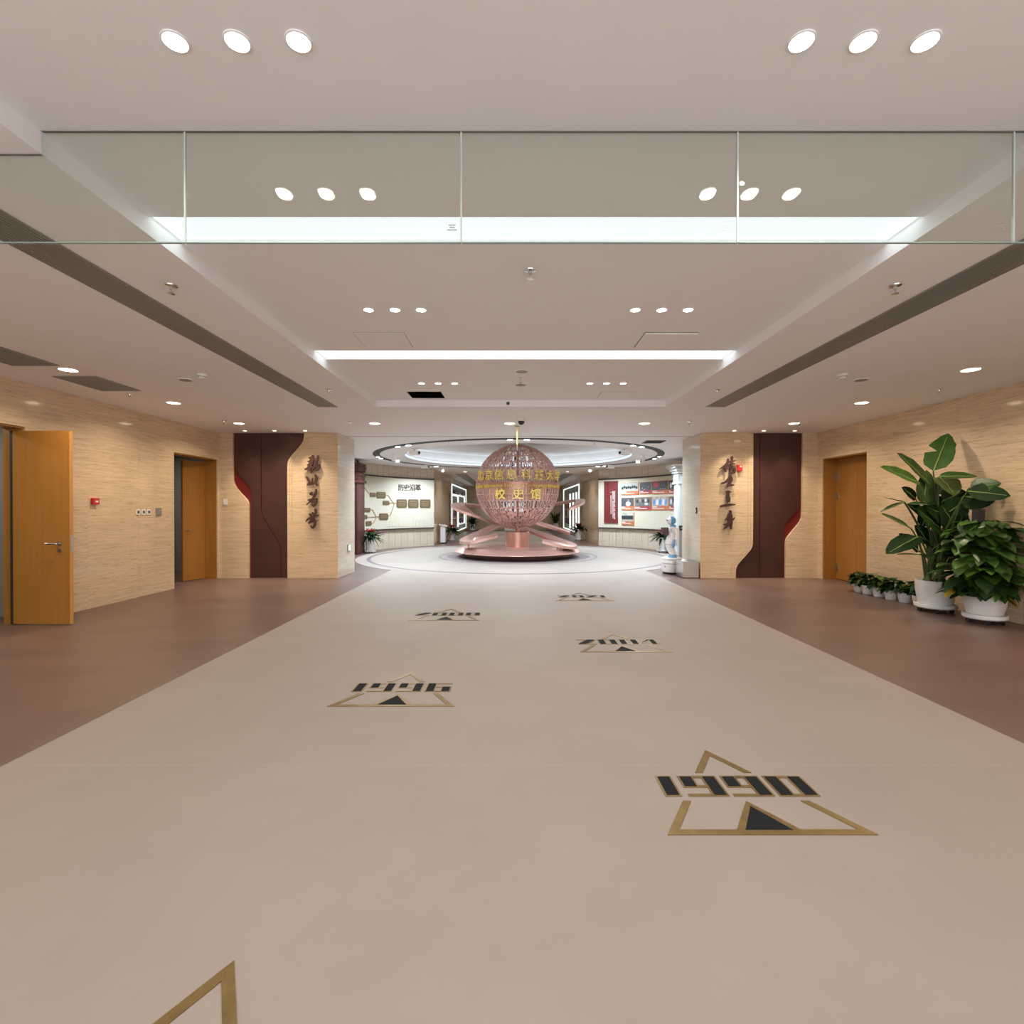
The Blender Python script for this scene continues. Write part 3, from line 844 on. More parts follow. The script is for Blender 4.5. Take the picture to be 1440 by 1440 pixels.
# tiny black sensor in the end face of the recess
t = thing('recess_sensor', 'tiny black round sensor in the end face of the recess', 'sensor', (-.062, RE-.002, HC+.05))
obj('lens', MB().add([(v[0], -v[2], v[1]) for v in MB().lathe([(.022,0),(.02,.012),(.01,.016)],16).v], [tuple(reversed(f)) for f in MB().lathe([(.022,0),(.02,.012),(.01,.016)],16).f]), M['rubber'], t, True, world=False)
obj('bezel', MB().add([(v[0], -v[2], v[1]) for v in MB().lathe([(.03,0),(.028,.004)],16).v], [tuple(reversed(f)) for f in MB().lathe([(.03,0),(.028,.004)],16).f]), M['grille'], t, True, world=False)
# dome camera
t = thing('dome_camera', 'white and black dome security camera on the band ceiling above the globe', 'camera', (.163, 9.02, HC))
obj('mount', MB().lathe([(.075,0),(.075,-.045),(.066,-.055)], 24), M['plastic'], t, True, world=False)
obj('dome', MB().sphere((0,0,-.062), .056, 20, 10), M['rubber'], t, True, world=False)
# hanging brass rod
t = thing('hanging_rod', 'thin brass rod hanging from the band ceiling in front of the globe', 'rod', (.10, 9.85, HC))
obj('ceiling_plate', MB().lathe([(.05,0),(.05,-.008),(.02,-.014)], 20), M['grille'], t, True, world=False)
obj('rod', MB().cyl((0,0,0), .013, -.36, -.01, 12), M['gold'], t, True, world=False)
obj('end_fitting', MB().lathe([(.016,-.47),(.020,-.45),(.014,-.40),(.014,-.36)], 12), M['steel'], t, True, world=False)

# track heads: pairs of bright lenses in the black ring, and round spots
def head_dir(a): return (CX+4.26*cos(a), CY+4.26*sin(a), HC-.006)
heads = []
for px, py in ((717,616),(741,616.7),(554,626.5),(567,624),(893.5,625),(904,627),(529,641.5),(534,643.6),(922,644),(927,641),(603.6,654),(615,655),(836.7,654.8),(848.7,654.3)):
    x, y = ceil_at(px, py); heads.append((px, atan2(y-CY, x-CX)))
p = None
for i, (px, a) in enumerate(heads):
    side = 'front' if 700 < px < 760 else ('left' if px < 720 else 'right')
    where = {717:'front left one',741:'front right one',554:'near left, outer of the pair',567:'near left, inner of the pair',893.5:'near right, inner of the pair',904:'near right, outer of the pair',
             529:'leftmost pair, outer',534:'leftmost pair, inner',922:'rightmost pair, inner',927:'rightmost pair, outer',603.6:'far left, outer of the pair',615:'far left, inner of the pair',836.7:'far right, inner of the pair',848.7:'far right, outer of the pair'}[px]
    lb = 'bright rectangular spotlight in the black ring track, ' + where
    if p is None:
        p = thing('track_light', lb, 'track light', head_dir(a), 'ring track lights', a)
        obj('lens', MB().bevbox(-.045,.045,-.065,.065,-.028,-.016,.004), M['lens_c'], p, world=False)
        obj('housing', MB().bevbox(-.06,.06,-.08,.08,-.016,.004,.004), M['rubber'], p, world=False)
        lamp(p, (0,0,-.045), P_TRACK, TRACK, .13, 150)
    else: dup(p, head_dir(a), lb, None, a)
def spot(loc, aim, label, watts=0):
    t = thing('round_spotlight', label, 'spotlight', loc, 'round hall spotlights')
    p0 = Vector((0,0,-.13)); d = (Vector(aim)-(Vector(loc)+p0)).normalized()
    obj('base', MB().bevbox(-.05,.05,-.03,.03,-.02,.0,.005), M['white'], t, world=False)
    obj('stem', MB().tube([(0,0,-.02),(0,0,-.12)], .012), M['white'], t, world=False)
    obj('head', MB().tube([p0-d*.08, p0-d*.07, p0+d*.07, p0+d*.075], [.035,.052,.056,.05], 18), M['white'], t, True, world=False)
    obj('lens', MB().tube([p0+d*.06, p0+d*.085, p0+d*.105], [.05,.05,.03], 18), M['lens_c'], t, True, world=False)
    if watts:
        l = bpy.data.lights.new('lamp', 'SPOT'); l.energy = watts; l.color = (1,.80,.50); l.spot_size = R(58); l.spot_blend = .7; l.shadow_soft_size = .04
        o = bpy.data.objects.new('lamp', l); COL.objects.link(o); o.parent = t; o.location = p0+d*.12
        o.rotation_euler = d.to_track_quat('-Z', 'Y').to_euler()
    return t
for px, py, aim, w_, lb in ((553,639,(-3.75,19.6,1.9),13,'left, between ring and dome'), (621.5,656.5,(CX,15.8,1.6),0,'far left, outside the ring'),
                  (904.5,640,(4.1,19.5,1.9),18,'right, between ring and dome'), (831,656.5,(CX,15.8,1.6),0,'far right, outside the ring')):
    x, y = ceil_at(px, py); spot((x,y,HC), aim, 'bright round spotlight under the hall ceiling, ' + lb, w_)
def projector(loc, rz, label):
    t = thing('small_projector', label, 'projector', loc, 'small grey ceiling units', rz)
    obj('body', MB().bevbox(-.07,.07,-.13,.13,-.17,-.06,.01), M['white'], t, world=False)
    obj('lens', MB().tube([(0,-.13,-.11),(0,-.16,-.11)], .035, 12), M['rubber'], t, world=False)
    obj('bracket', MB().tube([(0,0,0),(0,0,-.06)], .015), M['steel'], t, world=False)
for px, py, lb in ((583,631,'left, at the dome edge'), (878,631,'right, at the dome edge'), (598,652,'far left, by the black ring'), (858,652,'far right, by the black ring')):
    x, y = ceil_at(px, py); projector((x,y,HC), 1.2 if px < 720 else -1.2, 'small white ceiling unit with a dark lens, ' + lb)
for px, py, s in ((559,643.5,'left'), (897,644.5,'right')):
    x, y = ceil_at(px, py); x2, y2 = x, y
    t = thing('hanging_sign', f'small cyan sign hanging under the hall ceiling on the {s}', 'sign', (x2,y2,HC))
    obj('sign_face', MB().bevbox(-.07,.07,-.012,.012,-.16,-.06,.004), M['cyan'], t, world=False)
    obj('hanger', MB().tube([(0,0,0),(0,0,-.06)], .006), M['steel'], t, world=False)
    obj('mark', MB().box(-.04,.03,-.0135,-.012,-.115,-.105).prism([(.03,-.125),(.03,-.095),(.05,-.11)], -.0135, -.012, 'y'), M['signwhite'], t, world=False)

# ------------------------------------------------------------------ small wall devices
def wall_box_x(name, label, cat, x, y, z, w, h_, d, m, face_m=None, face=(.2,.8,.3,.8), sgn=1, group=None, extra=None):
    # box on a wall of constant x, sticking out toward sgn
    t = thing(name, label, cat, (x, y, z), group)
    obj('body', MB().bevbox(min(0,d*sgn), max(0,d*sgn), -w/2, w/2, -h_/2, h_/2, min(.004,d*.3)), m, t, world=False)
    if face_m:
        a, b, c, e = face
        obj('face', MB().box(min(d*sgn,(d+.002)*sgn), max(d*sgn,(d+.002)*sgn), -w/2+w*a, -w/2+w*b, -h_/2+h_*c, -h_/2+h_*e), face_m, t, world=False)
    return t
def y_on_left(px): return XL*720/(px-720)
y = y_on_left(131.5); t = wall_box_x('fire_alarm_call_point', 'red fire alarm call point on the left stone wall', 'fire alarm', XL, y, Z_at(705,y), .105, .095, .05, M['red'], M['paper'], (.25,.75,.35,.6))
for px, nm in ((193.3,'beside the open door'), (201,'middle one'), (208.5,'beside the grey box')):
    y = y_on_left(px)
    wall_box_x('thermostat', 'white thermostat with dark screen, one of three in a row, ' + nm.replace(' one',''), 'thermostat', XL, y, Z_at(720.3,y), .085, .09, .016, M['plastic'], M['screen'], (.2,.8,.28,.8), 1, 'row of three thermostats')
y = y_on_left(222.5); wall_box_x('grey_control_box', 'grey square control plate right of the three thermostats', 'control box', XL, y, Z_at(719.5,y), .125, .13, .02, M['greyplastic'], M['steel'], (.35,.8,.62,.72))
def wall_box_y(name, label, cat, x, y, z, w, h_, d, m, face_m=None, face=(.2,.8,.3,.8)):
    t = thing(name, label, cat, (x, y, z))
    obj('body', MB().bevbox(-w/2, w/2, -d, 0, -h_/2, h_/2, min(.004,d*.3)), m, t, world=False)
    if face_m:
        a, b, c, e = face
        obj('face', MB().box(-w/2+w*a, -w/2+w*b, -d-.002, -d, -h_/2+h_*c, -h_/2+h_*e), face_m, t, world=False)
    return t
wall_box_y('light_switch', 'white light switch on the left feature wall beside the far door', 'switch', X_at(317,YF), YF, Z_at(706,YF), .085, .125, .014, M['plastic'], M['paper'], (.15,.85,.15,.85))
wall_box_y('fire_alarm_sounder', 'red fire alarm sounder beside the topmost right calligraphy character', 'fire alarm', X_at(1039,YF), YF, Z_at(658.3,YF), .10, .135, .05, M['red'], M['paper'], (.5,.85,.62,.85))
y = PR*720/(979.8-720)
wall_box_x('card_reader', 'slim black card reader on the right stone pier', 'card reader', PR, y, Z_at(718,y), .055, .125, .02, M['rubber'], M['plastic'], (.3,.7,.25,.75), -1)
y = PL*720/(490-720)
t = thing('exit_sign', 'green lit exit sign low on the left stone pier', 'sign', (PL, y, Z_at(770.2,y)))
obj('housing', MB().bevbox(0,.025,-.085,.085,-.075,.075,.004), M['steel'], t, world=False)
obj('green_face', MB().box(.025,.027,-.07,.07,-.06,.06), M['signgreen'], t, world=False)
rm = MB()   # running figure and arrow
def seg_x(mb, y0,z0,y1,z1,w):
    d = Vector((y1-y0, z1-z0)); n = Vector((-d.y,d.x)).normalized()*w/2
    mb.prism([(y0+n.x,z0+n.y),(y1+n.x,z1+n.y),(y1-n.x,z1-n.y),(y0-n.x,z0-n.y)], .027, .0285, 'x')
seg_x(rm,.012,.02,-.002,-.012,.02); seg_x(rm,-.002,-.012,.022,-.022,.011); seg_x(rm,.022,-.022,.018,-.046,.01)
seg_x(rm,-.002,-.012,-.016,-.03,.011); seg_x(rm,-.016,-.03,-.036,-.034,.01); seg_x(rm,.012,.018,.036,.006,.009); seg_x(rm,.012,.018,-.014,.012,.009)
rm.prism([(.02+.0095*cos(k*pi/4), .037+.0095*sin(k*pi/4)) for k in range(8)], .027, .0285, 'x')
seg_x(rm,-.05,.03,-.03,.03,.01); rm.prism([(-.05,.018),(-.05,.042),(-.064,.03)], .027, .0285, 'x')
obj('running_figure', rm, M['signwhite'], t, world=False)

# ------------------------------------------------------------------ calligraphy
def catmull(pts, n=5):
    P = [Vector(p) for p in pts]
    if len(P) < 3: return [P[0].lerp(P[-1], k/n) for k in range(n+1)]
    out = []
    for i in range(len(P)-1):
        p0 = P[max(i-1,0)]; p1 = P[i]; p2 = P[i+1]; p3 = P[min(i+2,len(P)-1)]
        for k in range(n):
            t = k/n
            out.append(.5*((2*p1)+(p2-p0)*t+(2*p0-5*p1+4*p2-p3)*t*t+(3*p1-p0-3*p2+p3)*t**3))
    out.append(P[-1]); return out
def brush(mb, pts, w, conv, y0, y1, end=.55):
    c = catmull(pts); n = len(c); A = []; B = []
    for i, p in enumerate(c):
        t = i/(n-1); d = (c[min(i+1,n-1)]-c[max(i-1,0)]); d = d.normalized() if d.length > 1e-6 else Vector((1,0))
        nn = Vector((-d.y, d.x)); ww = w/2*(.75 + .35*sin(pi*min(1,t*1.1)))*(1 if t < .55 else 1-(1-end)*(t-.55)/.45)
        e = Vector((0,0))
        if i == 0: A.append(conv(p-d*w*.28+nn*ww*.5)); B.append(conv(p-d*w*.28-nn*ww*.5))
        A.append(conv(p+nn*ww)); B.append(conv(p-nn*ww))
        if i == n-1: A.append(conv(p+d*w*.25+nn*ww*.35)); B.append(conv(p+d*w*.25-nn*ww*.35))
    mb.strip(A, B, y0, y1, 'y')
LCH = [
 ('topmost', [([(455,122),(430,175),(412,240),(395,290),(370,318),(335,340)],26),([(398,160),(472,148)],22),([(383,215),(472,200)],22),([(375,268),(468,245)],22),
   ([(466,125),(455,200),(432,280),(420,330),(435,392)],26),([(340,337),(420,310),(472,288)],26),([(395,352),(440,330)],20),
   ([(540,128),(522,190),(492,270),(460,330),(432,385)],28),([(490,280),(558,268),(550,310),(515,352),(482,345)],24),([(500,310),(535,300)],22)]),
 ('second', [([(362,450),(385,500),(402,530),(372,578)],24),([(410,575),(440,540),(455,472)],26),([(372,578),(440,562)],20),([(500,425),(512,480),(488,540),(450,570)],30),([(482,540),(530,588)],26)]),
 ('third', [([(440,692),(420,722),(480,735)],22),([(508,648),(497,720),(455,790),(362,882)],28),([(385,812),(510,788)],26),([(515,788),(500,860),(465,905),(440,872)],28),([(430,835),(480,850)],26)]),
 ('lowest', [([(408,1025),(435,1075)],24),([(450,1005),(470,1060)],24),([(492,950),(500,1000),(470,1060)],26),([(535,1045),(440,1080),(380,1110),(350,1145)],28),([(455,1090),(400,1160),(392,1180)],22),
   ([(470,1080),(460,1140),(390,1175)],22),([(440,1142),(533,1128)],22),([(480,1120),(490,1180),(455,1243),(425,1215)],26)])]
RCH = [
 ('topmost', [([(248,175),(230,250),(125,330)],30),([(205,265),(208,370)],30),([(308,138),(310,190)],30),([(250,225),(362,200)],28),([(278,255),(345,245)],22),([(278,292),(340,285)],20),
   ([(272,330),(345,318),(340,385),(275,392),(272,330)],26),([(310,170),(300,300)],24)]),
 ('second', [([(150,555),(220,525),(268,452)],28),([(285,440),(300,500),(240,605)],32),([(250,580),(338,580)],30)]),
 ('third', [([(228,678),(290,690)],32),([(252,680),(240,850)],34),([(268,765),(268,840)],24),([(138,908),(240,888),(352,880)],34)]),
 ('lowest', [([(280,975),(290,1010),(250,1080),(205,1120)],28),([(265,1030),(265,1190)],34),([(300,1040),(298,1258)],34),([(185,1195),(270,1170),(350,1085)],26),([(265,1190),(182,1265)],26),([(265,1100),(300,1100)],30)])]
for chs, ox, side in ((LCH,400,'left'), (RCH,1000,'right')):
    for nm, strokes in chs:
        allp = [p for s_, w in strokes for p in s_]
        mx = sum(p[0] for p in allp)/len(allp); my = max(p[1] for p in allp)
        def conv(p): return (X_at(ox+p[0]/11.08, YF), Z_at(630+p[1]/11.08, YF))
        ce = conv((mx, my))
        t = thing('calligraphy_character', f'dark bronze brush-written character on the {side} feature wall, {nm} of four', 'character', (ce[0], YF, ce[1]), 'calligraphy characters')
        for i, (s_, w) in enumerate(strokes):
            b = MB(); brush(b, s_, w*1.12, conv, YF-.062-.0007*i, YF-.028)
            obj('brush_stroke', b, M['bronze'], t)
        b = MB()
        for (qx,qz) in (conv(strokes[0][0][0]), conv(strokes[-1][0][0])): b.box(qx-.006,qx+.006,YF-.03,YF+.001,qz-.006,qz+.006)
        obj('stand_off', b, M['rubber'], t)

# ------------------------------------------------------------------ floor inlays with years
def rect(x0,x1,y0,y1): return [(x0,y0),(x1,y0),(x1,y1),(x0,y1)]
T, S = .40, .10
DIG = {
 '0': [rect(0,T,0,1), rect(1-T,1,0,1), rect(T,1-T,0,S), rect(T,1-T,1-S,1)],
 '1': [rect(.3,.85,0,1)],
 '2': [[(0,1-S),(.55,1-S),(.55,1),(0,1)], [(.62,1),(1,1),(1,.82),(.38,S*1.05),(0,S*1.05),(0,.0),(.02,.18)][:0] or [(.55,1),(1,1),(1,.80),(.42,.0),(0,0),(0,.14)], rect(.42,1,0,S)],
 '4': [[(.0,.28),(.0,.42),(.42,1),(.62,1),(.62,.86)], rect(.0,.5,.18,.28), rect(.5,.85,0,1), rect(.85,1.0,.18,.30)],
 '6': [rect(0,T,0,1), rect(T,1,1-S,1), rect(T,1-T,.5,.5+S), rect(1-T,1,0,.5+S), rect(T,1-T,0,S)],
 '8': [rect(0,T,0,1), rect(1-T,1,0,1), rect(T,1-T,0,S), rect(T,1-T,.44,.44+S), rect(T,1-T,1-S,1)],
 '9': [rect(0,T,.42,1), rect(1-T,1,0,1), rect(T,1-T,.42,.42+S), rect(T,1-T,1-S,1), rect(0,1-T,0,S)],
}
def inset(poly, d):
    n = len(poly); ar = sum(poly[i][0]*poly[(i+1)%n][1]-poly[(i+1)%n][0]*poly[i][1] for i in range(n))
    if ar < 0: poly = poly[::-1]
    out = []
    for i in range(n):
        p0 = Vector(poly[i-1]); p1 = Vector(poly[i]); p2 = Vector(poly[(i+1)%n])
        e1 = (p1-p0).normalized(); e2 = (p2-p1).normalized()
        n1 = Vector((-e1.y,e1.x)); n2 = Vector((-e2.y,e2.x)); k = 1+n1.dot(n2)
        q = p1 + (n1+n2)*(d/max(k,.25)); out.append((q.x,q.y))
    return out
def year_marker(cx, by, year, label):
    t = thing('floor_year_inlay', label, 'floor inlay', (cx, by, .004), 'year inlays along the floor')
    wd, ht, st = .935, .80, .037
    Lf, Rt, Ap = (-wd/2, 0), (wd/2, 0), (0, ht)
    def leg(p, q, f0, f1):   # stroke lying inside the triangle edge p->q between heights f0,f1
        pass
    z0, z1 = 0.0, .0035
    slope = (wd/2)/ht
    def xleft(y): return -wd/2 + slope*y
    def legpoly(y0, y1, s):
        h_ = st*1.14
        return [(s*xleft(y0), y0), (s*xleft(y1), y1), (s*(xleft(y1)+h_), y1), (s*(xleft(y0)+h_), y0)]
    yd0, yd1 = .305, .50
    tri = MB()
    tri.prism([(-wd/2,0),(wd/2,0),(wd/2-slope*st,st),(-wd/2+slope*st,st)], z0, z1)
    g0 = .265 if year else .30; g1 = .535 if year else .30
    obj('triangle_base', tri, M['brass'], t, world=False)
    for s in (-1, 1):
        s_ = -s
        lo = [(s*abs(xleft(st)), st), (s*abs(xleft(g0)), g0), (s*(abs(xleft(g0))-st*1.14), g0), (s*(abs(xleft(st))-st*1.14), st)]
        obj('triangle_leg', MB().prism(lo, z0, z1), M['brass'], t, world=False)
        yi = ht - st*1.14/slope
        up = [(s*abs(xleft(g1)), g1), (0, ht), (0, yi), (s*(abs(xleft(g1))-st*1.14), g1)]
        obj('triangle_peak', MB().prism(up, z0, z1), M['brass'], t, world=False)
    sm = [(-.145,st), (.145,st), (0,.262)]
    obj('small_triangle', MB().prism(sm, z0, z1), M['brass'], t, world=False)
    obj('small_triangle_fill', MB().prism(inset([(-.145,.012),(.145,.012),(0,.262)], .022), z1-.001, z1+.001), M['granite'], t, world=False)
    if year:
        x = -.395; ws = {'1': .105}; gap = .024
        tot = sum(ws.get(c,.205) for c in year) + gap*3
        x = -tot/2
        for c in year:
            w = ws.get(c,.205); br = MB(); gr = MB()
            for k, poly in enumerate(DIG[c]):
                if c == '1': poly = rect(.1,.9,0,1)
                pp = [(x+px_*w, yd0+py_*(yd1-yd0)) for px_, py_ in poly]
                br.prism(pp, z0, z1+.0002*k)
                wq = max(q[0] for q in pp)-min(q[0] for q in pp); hq = max(q[1] for q in pp)-min(q[1] for q in pp)
                if min(wq, hq) > .04: gr.prism(inset(pp, .0105), z1-.001, z1+.0018)
            d = obj('numeral', br, M['brass'], t, world=False)
            obj('numeral_fill', gr, M['granite'], d, world=False)
            x += w+gap
    return t
year_marker(1.158, 2.262, '1990', 'brass triangle floor inlay with numerals 1990, nearest one on the right half of the floor')
year_marker(-.887, 3.738, '1996', 'brass triangle floor inlay with numerals 1996, nearer of the complete two on the left half')
year_marker(1.155, 5.16, '2004', 'brass triangle floor inlay with numerals 2004, middle one on the right half of the floor')
year_marker(-.88, 6.633, '2008', 'brass triangle floor inlay with numerals 2008, farther one on the left half of the floor')
year_marker(1.155, 8.06, '2021', 'brass triangle floor inlay with numerals 2021, farthest of all, nearest the globe')
year_marker(-.889, .83, '', 'brass triangle floor inlay cut by the bottom edge of the view')
# thin seams of the sheet floor
sm = obj('floor_seam', MB().box(cL+.02, cR-.02, 2.88, 2.883, .0036, .0042).box(cL+.02, cR-.02, 6.9, 6.903, .0036, .0042), mat('seam', (.36,.31,.27), .5), run)

# ------------------------------------------------------------------ globe sculpture
FONT_O = bpy.data.objects.new('type_tool', bpy.data.curves.new('type_tool', 'FONT'))
def glyph(ch, extrude=0.0, offset=0.0, res=2):
    cu = FONT_O.data; cu.body = ch; cu.resolution_u = res; cu.extrude = extrude; cu.offset = offset; cu.size = 1
    m = bpy.data.meshes.new_from_object(FONT_O)
    v = [tuple(p.co) for p in m.vertices]; f = [tuple(p.vertices) for p in m.polygons]
    bpy.data.meshes.remove(m)
    xs = [p[0] for p in v]; ys_2 = [p[1] for p in v]
    return v, f, (min(xs),max(xs),min(ys_2),max(ys_2))
SY = 15.8; SZ = 2.15; SR = 1.284; SX = CX-.02
G = {c: glyph(c, 0, -.004, 2) for c in '0123456789'}
GB_ = {c: glyph(c, 0, .010, 2) for c in '0123456789'}
sc = thing('globe_sculpture', 'rose copper openwork globe of numerals with orbiting ribbons on a round plinth', 'sculpture', (SX, SY, 0))
# plinth
pl = MB().lathe([(1.55,.006),(1.60,.05),(1.93,.165),(1.925,.18),(1.70,.285),(1.69,.29),(.001,.29)], 96, (SX,SY,0))
obj('plinth_disc', pl, M['copper_p'], sc, True)
obj('pedestal', MB().lathe([(.37,.288),(.37,.745),(.362,.755),(.001,.755)], 48, (SX,SY,0)), M['copper_d'], sc, True)
obj('neck', MB().lathe([(.075,.75),(.06,.77),(.058,.90),(.045,1.0),(.04,3.40)], 20, (SX,SY,0)), M['copper_d'], sc, True)
# lattice: rows of digits wrapped on the sphere
def wrap(mb, g, lon0, lon1, lat0, lat1, r0, r1=None, rx=0.0):
    v, f, (xa,xb,ya,yb) = g
    V = []
    for p in v:
        u = (p[0]-xa)/(xb-xa); w = (p[1]-ya)/(yb-ya)
        lo = lon0+(lon1-lon0)*u; la = lat0+(lat1-lat0)*w
        r = r0
        V.append((SX+r*cos(la)*sin(lo), SY-r*cos(la)*cos(lo), SZ+r*sin(la)))
    mb.add(V, f)
lat_rows = [(-78,-67),(-66,-55),(-54,-43),(-42,-32),(-31,-21),(-20,-12.5),(-11.5,-4.6),(3.6,10),(11,20),(21,31),(32,42),(43,53),(54,64),(65,77)]
BIGROWS = {(-58,-48):2.0, (19,28):1.6}
rows_o = []
for (l0, l1) in lat_rows:
    mb = MB(); mid = R((l0+l1)/2); hgt = SR*R(l1-l0)
    n = max(10, int(2*pi*SR*cos(mid)/(hgt*.60)))
    for k in range(n):
        c = rnd.choice('0101010178926354' if rnd.random() < .4 else '001')
        if pi*.45 < 2*pi*k/n < pi*1.55 and rnd.random() < .45: continue     # the far side is more open
        a = 2*pi*(k+.12)/n; b = 2*pi*(k+.88)/n
        if c == '1': a, b = 2*pi*(k+.28)/n, 2*pi*(k+.68)/n
        wrap(mb, G[c], a, b, R(l0-.4), R(l1+.4), SR)
    rows_o.append((mb, l0))
for mb, l0 in rows_o:
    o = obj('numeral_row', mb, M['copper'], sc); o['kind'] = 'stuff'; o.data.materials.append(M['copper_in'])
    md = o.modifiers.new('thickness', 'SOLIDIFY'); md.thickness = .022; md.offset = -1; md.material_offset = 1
# latitude hoops joining the rows
edges_l = [-78.5,-66.5,-54.5,-42.5,-31.5,-20.5,-12,10.5,20.5,31.5,42.5,53.5,64.5,77.5]
def latband(mb, l0, l1, r0, r1, seg=72, a0=0, a1=360):
    V = []; n = seg+1
    for k in range(n):
        a = R(a0+(a1-a0)*k/seg)
        for (r, l) in ((r0,l0),(r1,l0),(r1,l1),(r0,l1)):
            V.append((SX+r*cos(R(l))*sin(a), SY-r*cos(R(l))*cos(a), SZ+r*sin(R(l))))
    F = []
    for k in range(seg):
        i = 4*k; j = i+4
        for q in range(4): F.append((i+q, j+q, j+(q+1)%4, i+(q+1)%4))
    F += [(3,2,1,0), (4*seg,4*seg+1,4*seg+2,4*seg+3)]
    return mb.add(V, F)
for l in edges_l:
    obj('hoop', latband(MB(), l-.4, l+.4, SR-.026, SR+.002), M['copper'], sc)
obj('solid_band', latband(MB(), -4.6, 3.6, SR-.02, SR+.004), M['copper_d'], sc, True)
obj('solid_band', latband(MB(), -20, -11, SR-.03, SR-.012, 40, -50, 50), M['copper_d'], sc, True)
obj('solid_band', latband(MB(), -11.2, -4.4, SR-.03, SR-.012, 40, -40, 40), M['copper_d'], sc, True)
obj('polar_cap', latband(MB(), 78.5, 89.9, SR-.02, SR+.002, 32), M['copper'], sc, True)
obj('polar_cap', latband(MB(), -89.9, -78.5, SR-.02, SR+.002, 32), M['copper'], sc, True)
# large numerals riding on the lattice
def bignum(txt, lon, lat0, lat1, wdeg):
    for i, c in enumerate(txt):
        mb = MB(); a = R(lon + i*wdeg)
        wrap(mb, GB_[c], a+(R(wdeg*.2) if c == '1' else 0), a+R(wdeg*(.6 if c == '1' else .86)), R(lat0), R(lat1), SR+.012)
        o = obj('large_numeral', mb, M['copper'], sc)
        md = o.modifiers.new('thickness', 'SOLIDIFY'); md.thickness = .03; md.offset = -1
bignum('1978', -62, 27, 46, 13); bignum('2008', 16, 33, 50, 13)
bignum('1958', -60, -56, -36, 14); bignum('2021', 8, -50, -32, 13); bignum('1990', 20, 16, 30, 12)
# gold lettering on arcs in front of the globe
def arc_text(txt, lons, z, h_, radius, depth, name, wfac=1.0, offset=0.012, parent=sc):
    for c, lo in zip(txt, lons):
        v, f, (xa,xb,ya,yb) = glyph(c, .5, offset, 2)
        cw = (xb-xa); chh = .88 if ord(c) > 255 else .70
        V = []
        for p in v:
            xx = (p[0]-(xa+xb)/2)/chh*h_*wfac; zz = p[1]/chh*h_
            a = R(lo) + xx/radius; r = radius + p[2]*depth
            V.append((SX+r*sin(a), SY-r*cos(a), z+zz))
        o = obj(name, MB().add(V, f), M['gold'], parent)
arc_text('北京信息科技大学', [-52.5,-37.5,-22.8,-7.6,9.6,26.5,42.5,57.5], 2.32, .27, 1.37, .05, 'gold_character', 1.0, .008)
en = 'Beijing Information Science & Technology University'
# advance by width
adv = []
for c in en: adv.append(.30 if c in 'ijl ' else (.42 if c in 'fIrt' else .60))
tot = sum(adv); cur = -64; sc_ = 128/tot; lons = []
chars = []
for c, a in zip(en, adv):
    if c != ' ': chars.append(c); lons.append(cur+a*sc_/2)
    cur += a*sc_
arc_text(chars, lons, 2.085, .09, 1.375, .03, 'gold_letter', .80, .006)
arc_text('校史馆', [-22.0,0.3,21.6], 1.765, .29, 1.345, .05, 'gold_character', 1.0, .012)
for z in (2.30, 2.045, 1.755):
    r_ = sqrt(max(SR**2-(z-SZ)**2, .1))
    st_ = MB()
    for a in (range(-55,60,11) if z > 2 else (-24,-20,-2,2,20,24)):
        s_, c_ = sin(R(a)), cos(R(a))
        st_.tube([(SX+(r_-.02)*s_, SY-(r_-.02)*c_, z+.03),(SX+1.36*s_, SY-1.36*c_, z+.03)], .006, 6)
    obj('letter_bracket', st_, M['gold'], sc)
# ribbons
def ribbon(pts, widths, th=.075):
    P = catmull([at(*p) for p in pts], 5)
    n = len(P); wsamp = []
    for i in range(n):
        t = i/(n-1)*(len(widths)-1); k = min(int(t), len(widths)-2); wsamp.append(widths[k]+(widths[k+1]-widths[k])*(t-k))
    mb = MB(); V = []
    for i in range(n):
        tg = (P[min(i+1,n-1)]-P[max(i-1,0)]); th_ = Vector((tg.x, tg.y, 0))
        th_ = th_.normalized() if th_.length > 1e-5 else Vector((1,0,0))
        s = Vector((-th_.y, th_.x, 0)); s.z = .38*s.y; w = wsamp[i]/2
        for (a, b) in ((-1,-.5),(1,-.5),(1,.5),(-1,.5)): V.append(P[i]+s*(w*a)+Vector((0,0,th*b)))
    F = []
    for i in range(n-1):
        for q in range(4): F.append((4*i+q, 4*i+(q+1)%4, 4*i+4+(q+1)%4, 4*i+4+q))
    F += [(3,2,1,0), (4*n-4,4*n-3,4*n-2,4*n-1)]
    return mb.add(V, F)
R1 = [(801,749.5,17.1),(778,742,17.35),(753.5,734.5,17.45),(715,721.5,17.45),(690,714.5,17.1),(668,711,16.6),(651,709.5,16.15),(644,710.3,15.75),(647,714,15.35),(660,720.5,15.25),(674,727.5,15.4),(692,735,15.9),(712,740,16.3),(737,743.5,16.35),(762,752,16.1),(785,761,15.75),(799,766.5,15.3),(802,768.5,14.95),(793,767.5,14.7),(780,765,14.6),(762.5,760.5,14.6)]
R2 = [(801,716,14.9),(810,711,14.95),(816,706,15.25),(813,703.8,15.7),(803,705,16.2),(779,709.5,16.8),(750,718,17.2),(722,728.5,17.2),(703,737,16.85),(686,745,16.4),(670,752.5,15.95),(660,758,15.5),(655,761.5,15.1),(661,761.6,14.75),(680,757.5,14.7),(699,753,14.8)]
rb = obj('orbit_ribbon', ribbon(R1, [.12,.16,.2,.22,.26,.34,.40,.36,.28,.22,.2,.2,.24,.34,.40,.3,.2,.14]), M['copper_p'], sc)
rb = obj('orbit_ribbon', ribbon(R2, [.06,.16,.30,.36,.3,.22,.2,.2,.24,.34,.40,.32,.2,.14]), M['copper_p'], sc)
